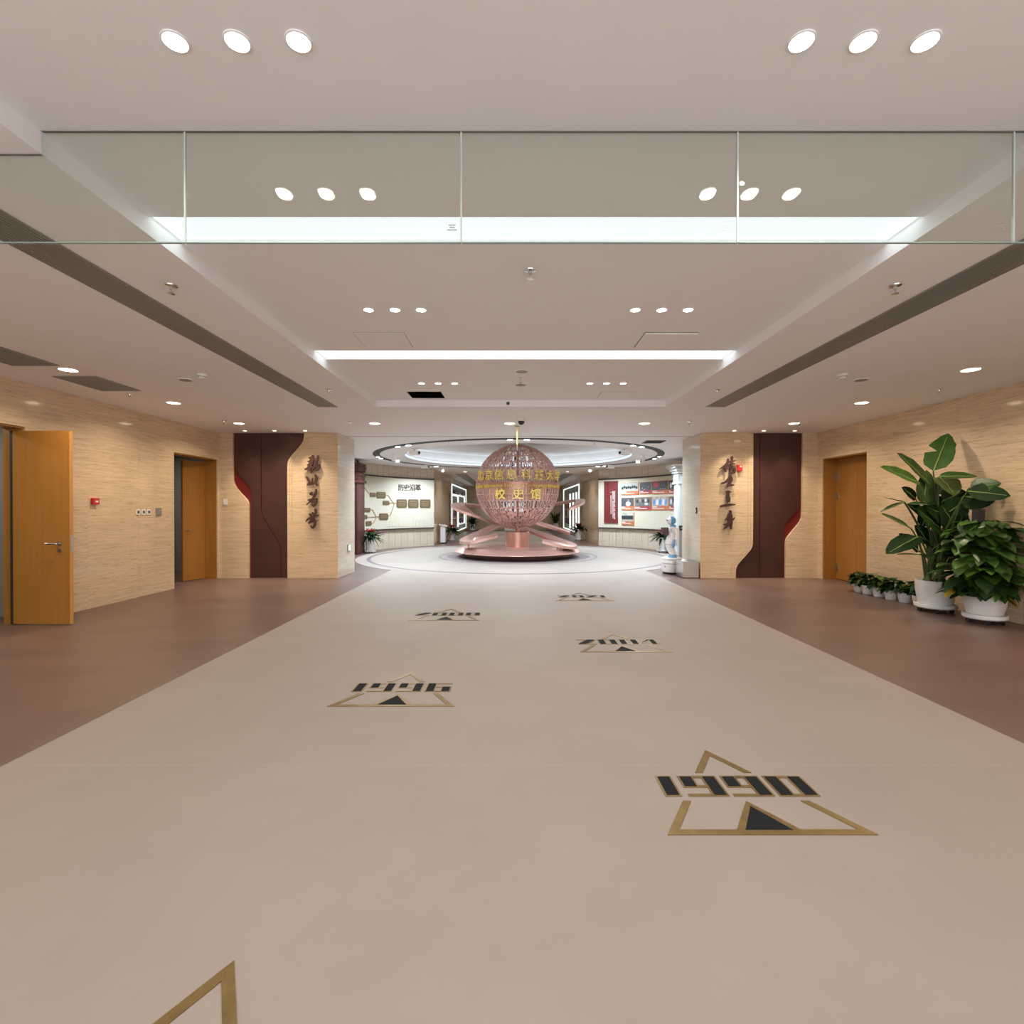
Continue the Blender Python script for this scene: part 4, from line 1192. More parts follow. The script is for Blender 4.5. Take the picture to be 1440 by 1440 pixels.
for px, Y, zt in ((659,15.2,.48),(784,14.75,.36),(787,14.75,.36)):
    x = X_at(px, Y); obj('ribbon_post', MB().cyl((x,Y,0), .022, .27, zt, 10), M['copper_d'], sc)

# ------------------------------------------------------------------ curved exhibition boards
def arc_pt(px, r):
    # where the sight line through px meets the far arc of radius r
    d = (px-720)/720; A = 1+d*d; B = -2*(CX*d+CY); C = CX*CX+CY*CY-r*r
    Y = (-B+sqrt(B*B-4*A*C))/(2*A); return X_at(px,Y), Y
def arc_a(px, r): x, y = arc_pt(px, r); return ang(x, y) if ang(x,y) < 270 else ang(x,y)-360
def zpx(px, py, r): x, y = arc_pt(px, r); return Z_at(py, y)
RB = RH-.045
def arc_box(parent, name, px0, px1, z0, z1, r, th, m, seg=6, label=None):
    a0, a1 = arc_a(px0, r), arc_a(px1, r)
    return obj(name, MB().arcband((CX,CY), r-th, r, min(a0,a1), max(a0,a1), z0, z1, seg), m, parent, label=label)
# left board
zt, zb_ = 2.60, .735
tb = thing('history_board', 'curved cream history board on the left hall wall between dark rails', 'board', (-4.3, 19.2, zb_))
a_end, a_start = arc_a(609.5, RH), 196
obj('board_panel', MB().arcband((CX,CY), RB, RH-.008, a_end, a_start, zb_, zt, 40), M['board'], tb)
obj('rail', MB().arcband((CX,CY), RB-.03, RH-.008, a_end, a_start, zt, zt+.05, 40), M['rail'], tb, label='dark upper rail')
obj('rail', MB().arcband((CX,CY), RB-.03, RH-.008, a_end, a_start, zb_-.05, zb_, 40), M['rail'], tb, label='dark lower rail')
def wrap_arc_text(parent, txt, px_list, py_base, px_h, r, m, name, th=.02):
    for c, px in zip(txt, px_list):
        v, f, (xa,xb,ya,yb) = glyph(c, .5, .016, 2)
        x, y = arc_pt(px, r); hh = px_h/720*y; z = Z_at(py_base, y); a_c = atan2(y-CY, x-CX)
        V = []
        for p in v:
            xx = (p[0]-(xa+xb)/2)/.88*hh*1.12; zz = p[1]/.88*hh
            a = a_c - xx/r; rr = r-.002-(p[2]+.5)*th
            V.append((CX+rr*cos(a), CY+rr*sin(a), z+zz))
        obj(name, MB().add(V, f), m, parent)
def c8(cx, cy): return 500+cx/10.2857, 650+cy/10.2857
wrap_arc_text(tb, '历史沿革', [c8(655,0)[0], c8(738,0)[0], c8(820,0)[0], c8(902,0)[0]], c8(0,402)[1], 8.2, RB, M['ink'], 'title_character')
plq = [(593,740,535,658,'largest row, left'), (757,908,535,660,'largest row, middle'), (930,1082,537,658,'largest row, right'), (303,430,430,522,'upper left pair, right'), (203,288,440,500,'upper left pair, left'),
       (393,484,557,618,'small, alone at mid height'), (340,467,740,832,'lower middle'), (125,205,660,722,'left column, top'), (100,163,762,822,'left column, middle'), (145,225,852,915,'left column, lowest')]
for x0,x1,y0,y1,nm in plq:
    pa, pb = c8(x0,0)[0], c8(x1,0)[0]; pc = (pa+pb)/2
    z1 = zpx(pc, c8(0,y0)[1], RB); z0 = zpx(pc, c8(0,y1)[1], RB)
    x, y = arc_pt(pc, RB)
    t = thing('bronze_plaque', 'rounded bronze plaque on the cream history board, ' + nm, 'plaque', (x, y, z0), 'plaques on the history board')
    a0, a1 = sorted((arc_a(pa, RB), arc_a(pb, RB)))
    # rounded plate by stacking inset bands
    rr = min(.03, (z1-z0)*.12); da = degrees(rr/RB)
    mb = MB().arcband((CX,CY), RB-.022, RB, a0, a1, z0+rr, z1-rr, 5).arcband((CX,CY), RB-.022, RB, a0+da, a1-da, z1-rr, z1, 5).arcband((CX,CY), RB-.022, RB, a0+da, a1-da, z0, z0+rr, 5)
    obj('plate', mb, M['plaque'], t)
    ln = MB(); H = z1-z0; wA = a1-a0
    for k, (f0, f1, zz, hh) in enumerate(((.15,.85,.70,.10),(.12,.88,.46,.07),(.2,.8,.28,.07))):
        if H < .2 and k == 2: continue
        ln.arcband((CX,CY), RB-.025, RB-.022, a0+wA*f0, a0+wA*f1, z0+H*zz, z0+H*(zz+hh), 4)
    obj('engraved_lines', ln, M['line'] , t)
def arc_line(mb, pts, r, w, th, conv=c8):
    for (p, q) in zip(pts, pts[1:]):
        n = 4
        for k in range(n):
            u0, u1 = k/n, (k+1)/n
            A = conv(p[0]+(q[0]-p[0])*u0, p[1]+(q[1]-p[1])*u0); B = conv(p[0]+(q[0]-p[0])*u1, p[1]+(q[1]-p[1])*u1)
            def P(s, rr):
                a = R(arc_a(s[0], r)); return Vector((CX+rr*cos(a), CY+rr*sin(a), zpx(s[0], s[1], r)))
            a_, b_ = P(A, r), P(B, r); a2, b2 = P(A, r-th), P(B, r-th)
            d = (b_-a_).normalized(); nrm = (a2-a_).normalized(); s_ = d.cross(nrm)*w/2
            mb.add([a_-s_,a_+s_,b_+s_,b_-s_,a2-s_,a2+s_,b2+s_,b2-s_],[(0,1,2,3),(7,6,5,4),(0,4,5,1),(1,5,6,2),(2,6,7,3),(3,7,4,0)])
    return mb
for pts_ in ([(430,478),(470,482),(545,590),(580,594)], [(484,592),(590,594)], [(467,775),(500,770),(560,600)], [(205,690),(245,690),(295,785),(340,788)], [(163,795),(340,790)], [(225,890),(260,880),(296,795)], [(130,365),(190,455)], [(740,600),(757,600)], [(908,600),(930,600)]):
    obj('connector_line', arc_line(MB(), pts_, RB, .022, .012), M['line'], tb)
et = MB()
for pts_ in ([(430,930),(430,830)],[(490,930),(490,860),(620,860),(620,930)],[(530,930),(530,865)],[(575,930),(575,865)],[(680,795),(830,795),(830,920)],[(870,930),(870,850),(1030,850),(1030,930)],[(920,930),(920,855)],[(980,930),(980,855)],[(520,745),(610,800)],[(640,745),(850,745)],[(430,930),(1075,925)],[(240,683),(340,683)],[(375,683),(465,683)],[(880,740),(1080,735)],[(220,410),(220,375),(300,375),(300,430)],[(232,505),(232,580)]):
    arc_line(et, pts_, RB, .008, .003)
o = obj('etched_drawing', et, M['etch'], tb); o['kind'] = 'stuff'
# right board
tb2 = thing('photo_board', 'curved cream photo board on the right hall wall between dark rails', 'board', (4.3, 19.2, zb_))
b0, b1 = -16, arc_a(842.3, RH)
obj('board_panel', MB().arcband((CX,CY), RB, RH-.008, b0, b1, zb_, zt, 40), M['board'], tb2)
obj('rail', MB().arcband((CX,CY), RB-.03, RH-.008, b0, b1, zt, zt+.05, 40), M['rail'], tb2, label='dark upper rail')
obj('rail', MB().arcband((CX,CY), RB-.03, RH-.008, b0, b1, zb_-.05, zb_, 40), M['rail'], tb2, label='dark lower rail')
def c3(cx, cy): return 800+cx/6.26, 600+cy/6.26
def photo_rect(pa, pb, ya, yb): 
    pc = (pa+pb)/2; return sorted((arc_a(pa,RB), arc_a(pb,RB))) + [zpx(pc,yb,RB), zpx(pc,ya,RB)]
pa, pb, ya, yb = c3(312,0)[0], c3(433,0)[0], c3(0,480)[1], c3(0,850)[1]
a0, a1, z0, z1 = photo_rect(pa,pb,ya,yb); x, y = arc_pt((pa+pb)/2, RB)
t = thing('red_text_panel', 'tall oxblood text panel with white columns of writing at the left of the photo board', 'panel', (x,y,z0))
obj('panel', MB().arcband((CX,CY), RB-.03, RB, a0, a1, z0, z1, 6), M['panelred'], t)
tx = MB()
for k, (u, f0, f1) in enumerate(((.49,.22,.74),(.34,.12,.76),(.22,.10,.76))):
    zz = z0+(z1-z0)*f1
    aa_ = a0+(a1-a0)*u
    while zz > z0+(z1-z0)*f0:
        if rnd.random() > .1: tx.arcband((CX,CY), RB-.033, RB-.03, aa_-.16, aa_+.16, zz-.024, zz, 1)
        zz -= .033
o = obj('text_column', tx, M['paper'], t); o['kind'] = 'stuff'
tt = MB()
for k in range(5): tt.arcband((CX,CY), RB-.033, RB-.03, a0+(a1-a0)*.66, a0+(a1-a0)*.78, z1-.16-k*.11, z1-.09-k*.11, 1)
obj('title_column', tt, M['deepred'], t)
pics = [ # x0,x1,y0,y1, picture tone, scene kind, caption, label
 (463,618,492,600,'pale','crowd','o','upper row, first, dark group on a pale ground'), (630,730,487,593,'dark','dots','r','upper row, second, dark with a red caption'),
 (738,878,478,592,'dark','redsign','o','upper row, third, with a red and white sign'), (885,940,470,590,'dark','blobs','r','upper row, last, half hidden by the white column'),
 (465,575,625,733,'dark','person','o','middle row, first, one seated person in white'), (585,730,620,735,'grey','crowd2','r','middle row, second, grey group scene with a red caption'),
 (738,880,615,733,'pale','people','o','middle row, third, people in blue and white'), (888,940,612,735,'grey','blobs','r','middle row, last, half hidden by the white column'),
 (467,575,755,865,'pale','darkgroup','o','lowest row, single photo of a dark group')]
PT = {'pale': mat('photo_pale',(.55,.56,.50),.4,var=.5,scale=9), 'dark': mat('photo_dark',(.10,.11,.13),.4,var=.5,scale=9), 'grey': mat('photo_grey',(.20,.20,.20),.4,var=.5,scale=9)}
BL = {'k': mat('photo_ink',(.03,.035,.04),.5), 'w': mat('photo_white',(.68,.68,.70),.5), 'b': mat('photo_blue',(.14,.26,.55),.5), 'r': mat('photo_red',(.42,.05,.07),.5), 's': mat('photo_skin',(.45,.27,.2),.5)}
for x0,x1,y0,y1,tone,kind_,cap,nm in pics:
    pa, pb, ya, yb = c3(x0,0)[0], c3(x1,0)[0], c3(0,y0)[1], c3(0,y1)[1]
    a0, a1, z0, z1 = photo_rect(pa,pb,ya,yb); x, y = arc_pt((pa+pb)/2, RB)
    t = thing('mounted_photo', 'framed photo on the cream board, ' + nm, 'photo', (x,y,z0), 'photos on the photo board')
    da = .12
    obj('mount', MB().arcband((CX,CY), RB-.03, RB, a0, a1, z0, z1, 6), M['frame_o'], t)
    H = z1-z0; zc = z0+H*.30
    pic = obj('print', MB().arcband((CX,CY), RB-.032, RB-.03, a0+da, a1-.03, zc, z1-.01, 6), PT[tone], t)
    obj('caption_bar', MB().arcband((CX,CY), RB-.032, RB-.03, a0+da, a1-.03, z0+.012, zc, 6), M['caption_'+cap], t)
    obj('caption_line', MB().arcband((CX,CY), RB-.0335, RB-.032, a0+(a1-a0)*.25, a1-.2, z0+H*.10, z0+H*.145, 4).arcband((CX,CY), RB-.0335, RB-.032, a1-(a1-a0)*.30, a1-.2, z0+H*.20, z0+H*.25, 2), M['paper'], t)
    wA = a1-a0
    def blob(col, u, v, du, dv):  # u from left
        mb = MB(); n = 10; V = []; 
        for k in range(n):
            q = 2*pi*k/n; a = R(a1 - wA*(u+du*cos(q))); V.append((CX+(RB-.0335)*cos(a), CY+(RB-.0335)*sin(a), zc+(z1-zc)*(v+dv*sin(q))))
        V2 = [(CX+(p_[0]-CX)*(RB-.031)/(RB-.0335), CY+(p_[1]-CY)*(RB-.031)/(RB-.0335), p_[2]) for p_ in V]
        mb.add(V+V2, [tuple(range(n-1,-1,-1))]+[(k,(k+1)%n,n+(k+1)%n,n+k) for k in range(n)])
        o = obj('picture_patch', mb, BL[col], pic)
    if kind_ == 'crowd':
        for k in range(8): blob('k', .08+.115*k, .42+rnd.uniform(-.08,.08), .06, .18)
    elif kind_ == 'darkgroup':
        for k in range(6): blob('k', .12+.15*k, .42, .1, .26)
        blob('w', .85, .8, .08,.12)
    elif kind_ == 'dots':
        for k in range(6): blob('w' if k%2 else 's', rnd.uniform(.15,.85), rnd.uniform(.1,.9), .03, .05)
    elif kind_ == 'redsign':
        blob('r', .25, .62, .18, .34); blob('w', .25, .68, .13, .18)
        for k in range(3): blob('s', .5+.15*k, .12, .03, .06)
    elif kind_ == 'person':
        blob('w', .55, .28, .20, .28); blob('s', .57, .74, .06, .12); blob('k', .57, .84, .06, .06); blob('s', .38, .2, .05,.06)
    elif kind_ == 'people':
        for k in range(5): blob('bwbwb'[k], .12+.19*k, .4, .08, .34); blob('s', .12+.19*k, .82, .035, .08)
    elif kind_ == 'crowd2':
        for k in range(5): blob('kskwk'[k], .15+.17*k, .55+.1*(k%2), .06, .2)
        blob('w', .7, .25, .12, .12)
    else:
        blob('w', .35, .45, .15, .3); blob('k', .7, .6, .15, .3)

# ------------------------------------------------------------------ red gate pillar (left) and white column (right)
def pillar(x, y, name, label, body, trim, brick):
    t = thing(name, label, 'pillar', (x, y, 0))
    b = MB()
    if brick:
        for k in range(32): b.box(-.16,.14,-.3,.3,.12+k*.068,.12+k*.068+.060)
        o = obj('brick_courses', b, body, t, world=False); o['kind'] = 'stuff'
        obj('core', MB().box(-.15,.13,-.29,.29,.0,2.35), M['dark'], t, world=False)
        obj('pilaster', MB().box(.015,.06,-.34,-.29,.0,2.42).box(.09,.155,-.33,.33,0,2.42), trim, t, world=False)
        obj('gusset', MB().prism([(-.15,2.45),(.02,2.45),(.02,2.08)], -.33, -.29, 'y'), trim, t, world=False)
        for z0, z1, e in ((2.30,2.38,.06),(2.42,2.52,.02),(2.52,2.60,.05),(2.66,2.76,.03),(2.76,2.84,.06),(2.86,2.93,.045)):
            obj('moulding', MB().box(-.17,.15+e,-.32-e,.32+e,z0,z1), trim, t, world=False)
        obj('capital', MB().box(-.16,.13,-.3,.3,2.38,2.92), trim, t, world=False)
        obj('finial', MB().lathe([(.03,2.93),(.018,2.96),(.04,3.0),(.02,3.04)], 12, (.03,0,0)), M['rubber'], t, True, world=False)
    else:
        obj('shaft', MB().box(-.16,.2,-.2,.2,.12,2.25), body, t, world=False)
        obj('pilaster', MB().box(-.20,-.10,-.24,-.2,.1,2.25).box(-.1,.04,-.225,-.2,.1,2.25), body, t, world=False)
        obj('plinth', MB().box(-.22,.22,-.28,.28,0,.12), body, t, world=False)
        for z0, z1, e in ((2.25,2.32,.05),(2.32,2.56,.02),(2.58,2.66,.07),(2.66,2.74,.13),(2.74,2.80,.20),(2.80,2.86,.26)):
            obj('moulding', MB().box(-.16-e*.75,.2,-.22-e,.22+e,z0,z1), body, t, world=False)
        obj('dentil', MB().box(-.19,-.15,-.25,-.2,2.34,2.54).box(-.08,-.04,-.25,-.2,2.34,2.54).box(.03,.07,-.25,-.2,2.34,2.54), body, t, world=False)
    return t
pillar(-5.03, 16.6, 'red_gate_pillar', 'dark red brick gate pillar with stepped capital behind the left pier', M['brickred'], M['gatered'], True)
pillar(5.41, 16.4, 'white_gate_column', 'white classical gate column with cornice behind the robot', M['column'], M['column'], False)

# ------------------------------------------------------------------ potted plants
def strap_leaf(mb, base, az, length, rise, droop, w):
    n = 6; V = []
    d = Vector((cos(az), sin(az), 0)); s = Vector((-sin(az), cos(az), 0))
    for i in range(n+1):
        t = i/n; p = Vector(base)+d*(length*t)+Vector((0,0,rise*t-droop*t*t)); ww = w*(sin(pi*min(1,.15+.85*t))**.7)*.5 if i < n else .002
        V += [p-s*ww+Vector((0,0,.25*ww)), p, p+s*ww+Vector((0,0,.25*ww))]
    F = []
    for i in range(n):
        for q in range(2): F.append((3*i+q,3*i+q+1,3*i+3+q+1,3*i+3+q))
    mb.add(V, F)
def bromeliad(loc, label, seed, potw=.15, poth=.44, red=True, tall=.45):
    r_ = random.Random(seed)
    t = thing('potted_bromeliad', label, 'potted plant', loc, 'potted plants in the round hall and corridor')
    obj('pot', MB().lathe([(potw*.72,.07),(potw*.78,.09),(potw*.95,.07+poth*.8),(potw*1.05,.07+poth),(potw*.98,.07+poth),(potw*.92,.07+poth-.02)], 24), M['pot'], t, True, world=False)
    obj('soil', MB().cyl((0,0,0), potw*.93, .07+poth-.04, .07+poth-.025, 20), M['soil'], t, world=False)
    obj('trolley', MB().lathe([(potw*1.12,.045),(potw*1.18,.06),(potw*1.18,.085),(potw*1.1,.09)], 24), M['pot'], t, True, world=False)
    for a in (.5, 2.1, 3.7, 5.3): obj('castor', MB().tube([(potw*.95*cos(a)-.015,potw*.95*sin(a),.024),(potw*.95*cos(a)+.015,potw*.95*sin(a),.024)], .022, 10), M['rubber'], t, world=False)
    f = MB(); zt_ = .07+poth-.03
    for k in range(60):
        a = r_.uniform(0, 2*pi); strap_leaf(f, (.03*cos(a),.03*sin(a),zt_), a, r_.uniform(.26,.52), r_.uniform(.08,tall), r_.uniform(.10,.46), .085)
    o = obj('foliage', f, M['leaf_d'], t, True, world=False); o['kind'] = 'stuff'
    if red:
        b = MB()
        for (cx_, cy_) in ((0,0),(.06,.03),(-.06,.02),(.02,-.06)):
            for k in range(9):
                a = r_.uniform(0,2*pi); strap_leaf(b, (cx_,cy_,zt_+tall*.45), a, r_.uniform(.04,.13), r_.uniform(.06,.17), .03, .06)
        o = obj('red_bracts', b, M['redfl'], t, True, world=False); o['kind'] = 'stuff'
bromeliad((-4.70,16.95,0), 'white pot of red bromeliads before the cream history board', 1, .165)
bromeliad((5.06,17.15,0), 'white pot of red bromeliads behind the robot', 2, .175)
bromeliad((-2.72,23.2,0), 'white potted bromeliad by the left lit display case', 3, .135, .40, True, .42)
bromeliad((3.08,23.7,0), 'white potted bromeliad by the right lit display case', 4, .155, .46, True, .42)
bromeliad((-2.62,33.9,0), 'white potted dark shrub at the far left end of the corridor', 5, .17, .38, False, .9)
bromeliad((2.86,33.7,0), 'white potted dark shrub at the far right end of the corridor', 6, .18, .45, False, 1.15)

def leaf_mesh(L, w, fold=.25, droop=.2, nl=8, notch=0.0, ripple=.0, seed=0, tipw=0.0, shape='banana'):
    r_ = random.Random(seed); V = []; nw = 2
    for i in range(nl+1):
        t = i/nl
        if shape == 'banana': hw = w/2*max(0, sin(pi*(t**.8)))**.55*(1-.15*t)
        else: hw = w/2*max(0, sin(pi*min(1,.02+t)**.62))**.8
        if i == nl: hw = .004
        if i == 0: hw = .006 if shape == 'banana' else w*.22
        z = -droop*L*t*t
        for q in range(-nw, nw+1):
            u = q/nw
            hh = hw*(1 - (notch*r_.random() if abs(q) == nw else 0))
            if notch > .12 and i == nl//2 and q < 0: hh *= .3      # torn blade
            V.append((u*hh, L*t + (-.22*w*abs(u) if shape == 'heart' and i == 0 else 0), z + fold*abs(u)*hh + ripple*sin(t*17+q*2)*hh))
    F = []; m = 2*nw+1
    for i in range(nl):
        for q in range(2*nw): F.append((i*m+q, i*m+q+1, (i+1)*m+q+1, (i+1)*m+q))
    return V, F
def place_leaf(V, base, tip, up):
    b = Vector(base); d = (Vector(tip)-b); d.normalize(); u = Vector(up); u = (u-d*u.dot(d)).normalized(); s = d.cross(u)
    return [b + s*v[0] + d*v[1] + u*v[2] for v in V]
# tall plant with paddle leaves
BX, BY = 6.0, 7.25
pt = thing('bird_of_paradise_plant', 'tall paddle-leaved plant in a white pot against the right wall', 'potted plant', (BX, BY, 0))
def big_pot(root, x, y, r, h_):
    obj('pot', MB().lathe([(r*.72,.105),(r*.84,.12),(r*.98,.105+h_*.6),(r*1.0,.105+h_),(r*.95,.105+h_),(r*.93,.105+h_-.03)], 40, (x,y,0)), M['pot'], root, True)
    obj('soil', MB().cyl((x,y,0), r*.94, .105+h_-.06, .105+h_-.04, 28), M['soil'], root)
    sa = obj('wheeled_saucer', MB().lathe([(r*.98,.06),(r*1.05,.075),(r*1.05,.115),(r*1.0,.12),(r*.98,.10)], 36, (x,y,0)), M['pot'], root, True)
    for k in range(5):
        a = .3+k*2*pi/5; cx_, cy_ = x+r*.78*cos(a), y+r*.78*sin(a)
        obj('castor', MB().tube([(cx_-.014,cy_,.03),(cx_+.014,cy_,.03)], .029, 12), M['rubber'], sa)
big_pot(pt, BX, BY, .235, .34)
def c7(cx, cy): return 1240+cx/4.645, 590+cy/4.645
# base(crop px), tip(crop px), depth offsets base/tip, width m, up-normal, material, droop
leaves = [((335,335),(432,82),-.05,.10,.40,(-.75,-.75,.2),'leaf',.05,.55), ((305,420),(122,208),.0,-.05,.31,(.25,-.8,.6),'leaf',.08,.2), ((245,415),(2,300),-.15,-.25,.30,(.1,-.75,.75),'leaf_b',.05,.2),
 ((372,378),(500,470),-.1,-.35,.46,(.1,-.6,.8),'leaf_p',.25,.1), ((372,372),(625,362),-.2,-.42,.22,(0,-.6,.8),'leaf',.06,.1), ((560,468),(842,490),-.55,-.84,.27,(.05,-1,.15),'leaf_d',.12,.5), ((575,445),(780,412),-.5,-.70,.24,(0,-.85,.55),'leaf',.05,.1),
 ((530,500),(735,530),-.4,-.66,.36,(.0,-1,-.1),'leaf_d',.10,.2), ((400,530),(545,465),-.05,-.2,.32,(-.2,-.8,.5),'leaf_d',.05,.4), ((390,720),(235,575),-.1,-.2,.40,(.2,-.85,.45),'leaf',.05,.1), ((420,720),(525,565),-.05,-.1,.42,(-.2,-.9,.3),'leaf_d',.05,.35),
 ((150,540),(0,502),.0,-.1,.10,(0,-.2,1),'leaf',.02,.1), ((145,540),(-10,585),-.05,-.2,.09,(0,-.2,1),'leaf',.10,.1), ((190,710),(0,612),-.1,-.2,.19,(.2,-.6,.8),'leaf',.02,.2), ((235,765),(38,860),-.1,-.3,.30,(-.2,-.6,.8),'leaf_d',.08,.2),
 ((240,882),(102,874),-.1,-.2,.07,(0,-.3,1),'leaf',.04,.1), ((230,760),(400,830),-.05,.0,.26,(.1,-.8,.6),'leaf_d',.15,.2), ((272,552),(295,330),-.02,.0,.36,(.1,-1,.1),'leaf_p',.02,.2), ((222,520),(135,440),.1,.1,.22,(.2,-.8,.4),'leaf_d',.05,.1),
 ((320,470),(410,400),.05,.1,.28,(-.3,-.9,.3),'leaf',.1,.1), ((350,560),(180,540),-.1,-.25,.20,(0,-.3,.95),'leaf_d',.06,.2), ((450,880),(330,760),.05,.0,.30,(.2,-.9,.2),'leaf_d',.05,.2), ((440,900),(560,800),.05,.1,.30,(-.2,-.9,.2),'leaf_d',.05,.2), ((350,900),(300,840),.08,.05,.22,(0,-1,.1),'leaf_d',.1,.2), ((240,860),(130,740),-.02,-.06,.22,(.2,-.8,.5),'leaf_d',.1,.2),
 ((430,640),(300,560),-.12,-.2,.34,(.1,-.9,.3),'leaf_d',.1,.2), ((470,690),(400,560),-.16,-.25,.40,(-.1,-.95,.2),'leaf_d',.08,.3), ((300,800),(230,690),.0,-.05,.26,(.2,-.9,.2),'leaf_d',.1,.1), ((400,980),(470,840),.06,.1,.26,(-.1,-.95,.2),'leaf_d',.1,.1), ((330,620),(420,500),.0,.0,.30,(-.2,-.9,.2),'leaf_d',.1,.2),
 ((300,650),(190,545),-.1,-.2,.24,(.2,-.8,.4),'leaf_d',.12,.2), ((440,600),(560,520),-.2,-.35,.34,(-.1,-.95,.2),'leaf_d',.06,.3), ((260,700),(330,520),.05,.02,.3,(.1,-.95,.1),'leaf_d',.05,.2), ((480,760),(530,620),-.1,-.2,.34,(-.1,-.95,.1),'leaf_d',.05,.2)]
stems = []
for i, (b, tp, db, dt, w, up, m, dr, nt) in enumerate(leaves):
    yb = BY+db; pb_ = at(*c7(*b), yb); pt_ = at(*c7(*tp), BY+dt)
    pb_.x = min(pb_.x, XR-.08); pt_.x = min(pt_.x, XR-.04)
    L = (pt_-pb_).length
    V, F = leaf_mesh(L, w, .18, dr, 10, nt*.35, .03, i)
    P_ = place_leaf(V, pb_, pt_, up)
    P_ = [Vector((min(p_.x, XR-.03), p_.y, p_.z)) for p_ in P_]
    lo = obj('leaf', MB().add(P_, F), M[m], pt, True)
    P2 = [P_[k*5+2]+(Vector((0,-.006,.0)))for k in range(0,10)]
    obj('midrib', MB().tube(P2, [.009-.0007*k for k in range(10)], 5), M['rib'], lo)
    root = Vector((BX+rnd.uniform(-.12,.12), BY+rnd.uniform(-.1,.1), .39))
    mid = root.lerp(pb_, .55)+Vector((0,0,.12)); mid.x = min(mid.x, XR-.1)
    stems.append([root, root.lerp(mid,.5)+Vector((0,0,.05)), mid, mid.lerp(pb_,.6)+Vector((0,0,.02)), pb_])
for s_ in stems:
    obj('stem', MB().tube(catmull(s_,3), [.019-.0009*k for k in range(13)], 7), M['stem'], pt, True)
# second plant: heart leaves on a moss pole
QX, QY = 6.03, 6.525
q = thing('pothos_on_pole', 'bushy heart-leaved climber on a black pole in a white pot at the right edge', 'potted plant', (QX, QY, 0))
big_pot(q, QX, QY, .215, .235)
ptop = Z_at(592+0+ (585/4.645), QY)
obj('moss_pole', MB().box(QX-.045,QX+.045,QY+.05,QY+.14,.25,Z_at(716,QY)+.0), M['moss'], q)
obj('pole_tie', MB().box(QX-.05,QX+.05,QY+.045,QY+.145,1.10,1.115), M['plastic'], q)
rq = random.Random(11)
hl = {}
for i, m in enumerate(('leaf','leaf_b','leaf_d')):
    V, F = leaf_mesh(.20, .17, .14, .25, 8, 0, .02, i, shape='heart'); hl[m] = MB().add(V, F).mesh('leaf', M[m], True)
nleaf = 0
for k in range(520):
    if nleaf >= 298: break
    z = rq.uniform(.40, 1.30); a = rq.uniform(0, 2*pi)
    fr = (z-.36)/.95
    rad = (.26+.17*sin(pi*min(1,fr*1.05)))*rq.uniform(.45,1.0) if fr < .92 else .26*rq.uniform(.3,1)
    x, y = QX+.0+rad*cos(a), QY+rad*sin(a)*.95
    if x > XR-.17: continue
    az = a + rq.uniform(-.5,.5); el = rq.uniform(-.75,.25)
    d = Vector((cos(az)*cos(el), sin(az)*cos(el), sin(el))); up = Vector((0,0,1))+Vector((cos(az),sin(az),0))*.5
    if x + d.x*.2 > XR-.03: continue
    s = d.cross(up).normalized(); u = s.cross(d)
    sc_l = rq.uniform(.75,1.25)
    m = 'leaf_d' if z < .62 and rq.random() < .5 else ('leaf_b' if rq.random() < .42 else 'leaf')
    o = bpy.data.objects.new('leaf', hl[m]); COL.objects.link(o); o.parent = q
    mw = Matrix(((s.x,d.x,u.x,0),(s.y,d.y,u.y,0),(s.z,d.z,u.z,0),(0,0,0,1)))
    o.matrix_local = Matrix.Translation(Vector((x-QX,y-QY,z))) @ mw @ Matrix.Scale(sc_l,4)
    nleaf += 1
vs = MB()
for k in range(26):
    z = rq.uniform(.45,1.25); a = rq.uniform(0,2*pi); vs.tube([(QX,QY+.05,z-.08),(QX+.12*cos(a),QY+.12*sin(a),z-.02),(min(QX+.24*cos(a),XR-.05),QY+.24*sin(a),z)], .006, 5)
for k in range(8):
    a = k*pi/4; vs.tube([(QX+.08*cos(a),QY+.08*sin(a),.30),(QX+.1*cos(a+.3),QY+.1*sin(a+.3),.7),(QX+.06*cos(a),QY+.1+.05*sin(a),1.2)], .009, 5)
o = obj('vines', vs, M['stem'], q); o['kind'] = 'stuff'
V, F = leaf_mesh(.17,.12,.15,.3,7,0,.02,5,shape='heart')
for (x,y,z,az) in ((6.16,6.40,.36,-.6),(5.72,6.62,.42,3.3),(6.22,6.45,.33,-1.2)):
    d = Vector((cos(az),sin(az),-.5)); obj('yellow_leaf', MB().add(place_leaf(V,(x,y,z),Vector((x,y,z))+d,(0,-.3,1)),F), M['leaf_y'], q, True, label='yellowed leaf')
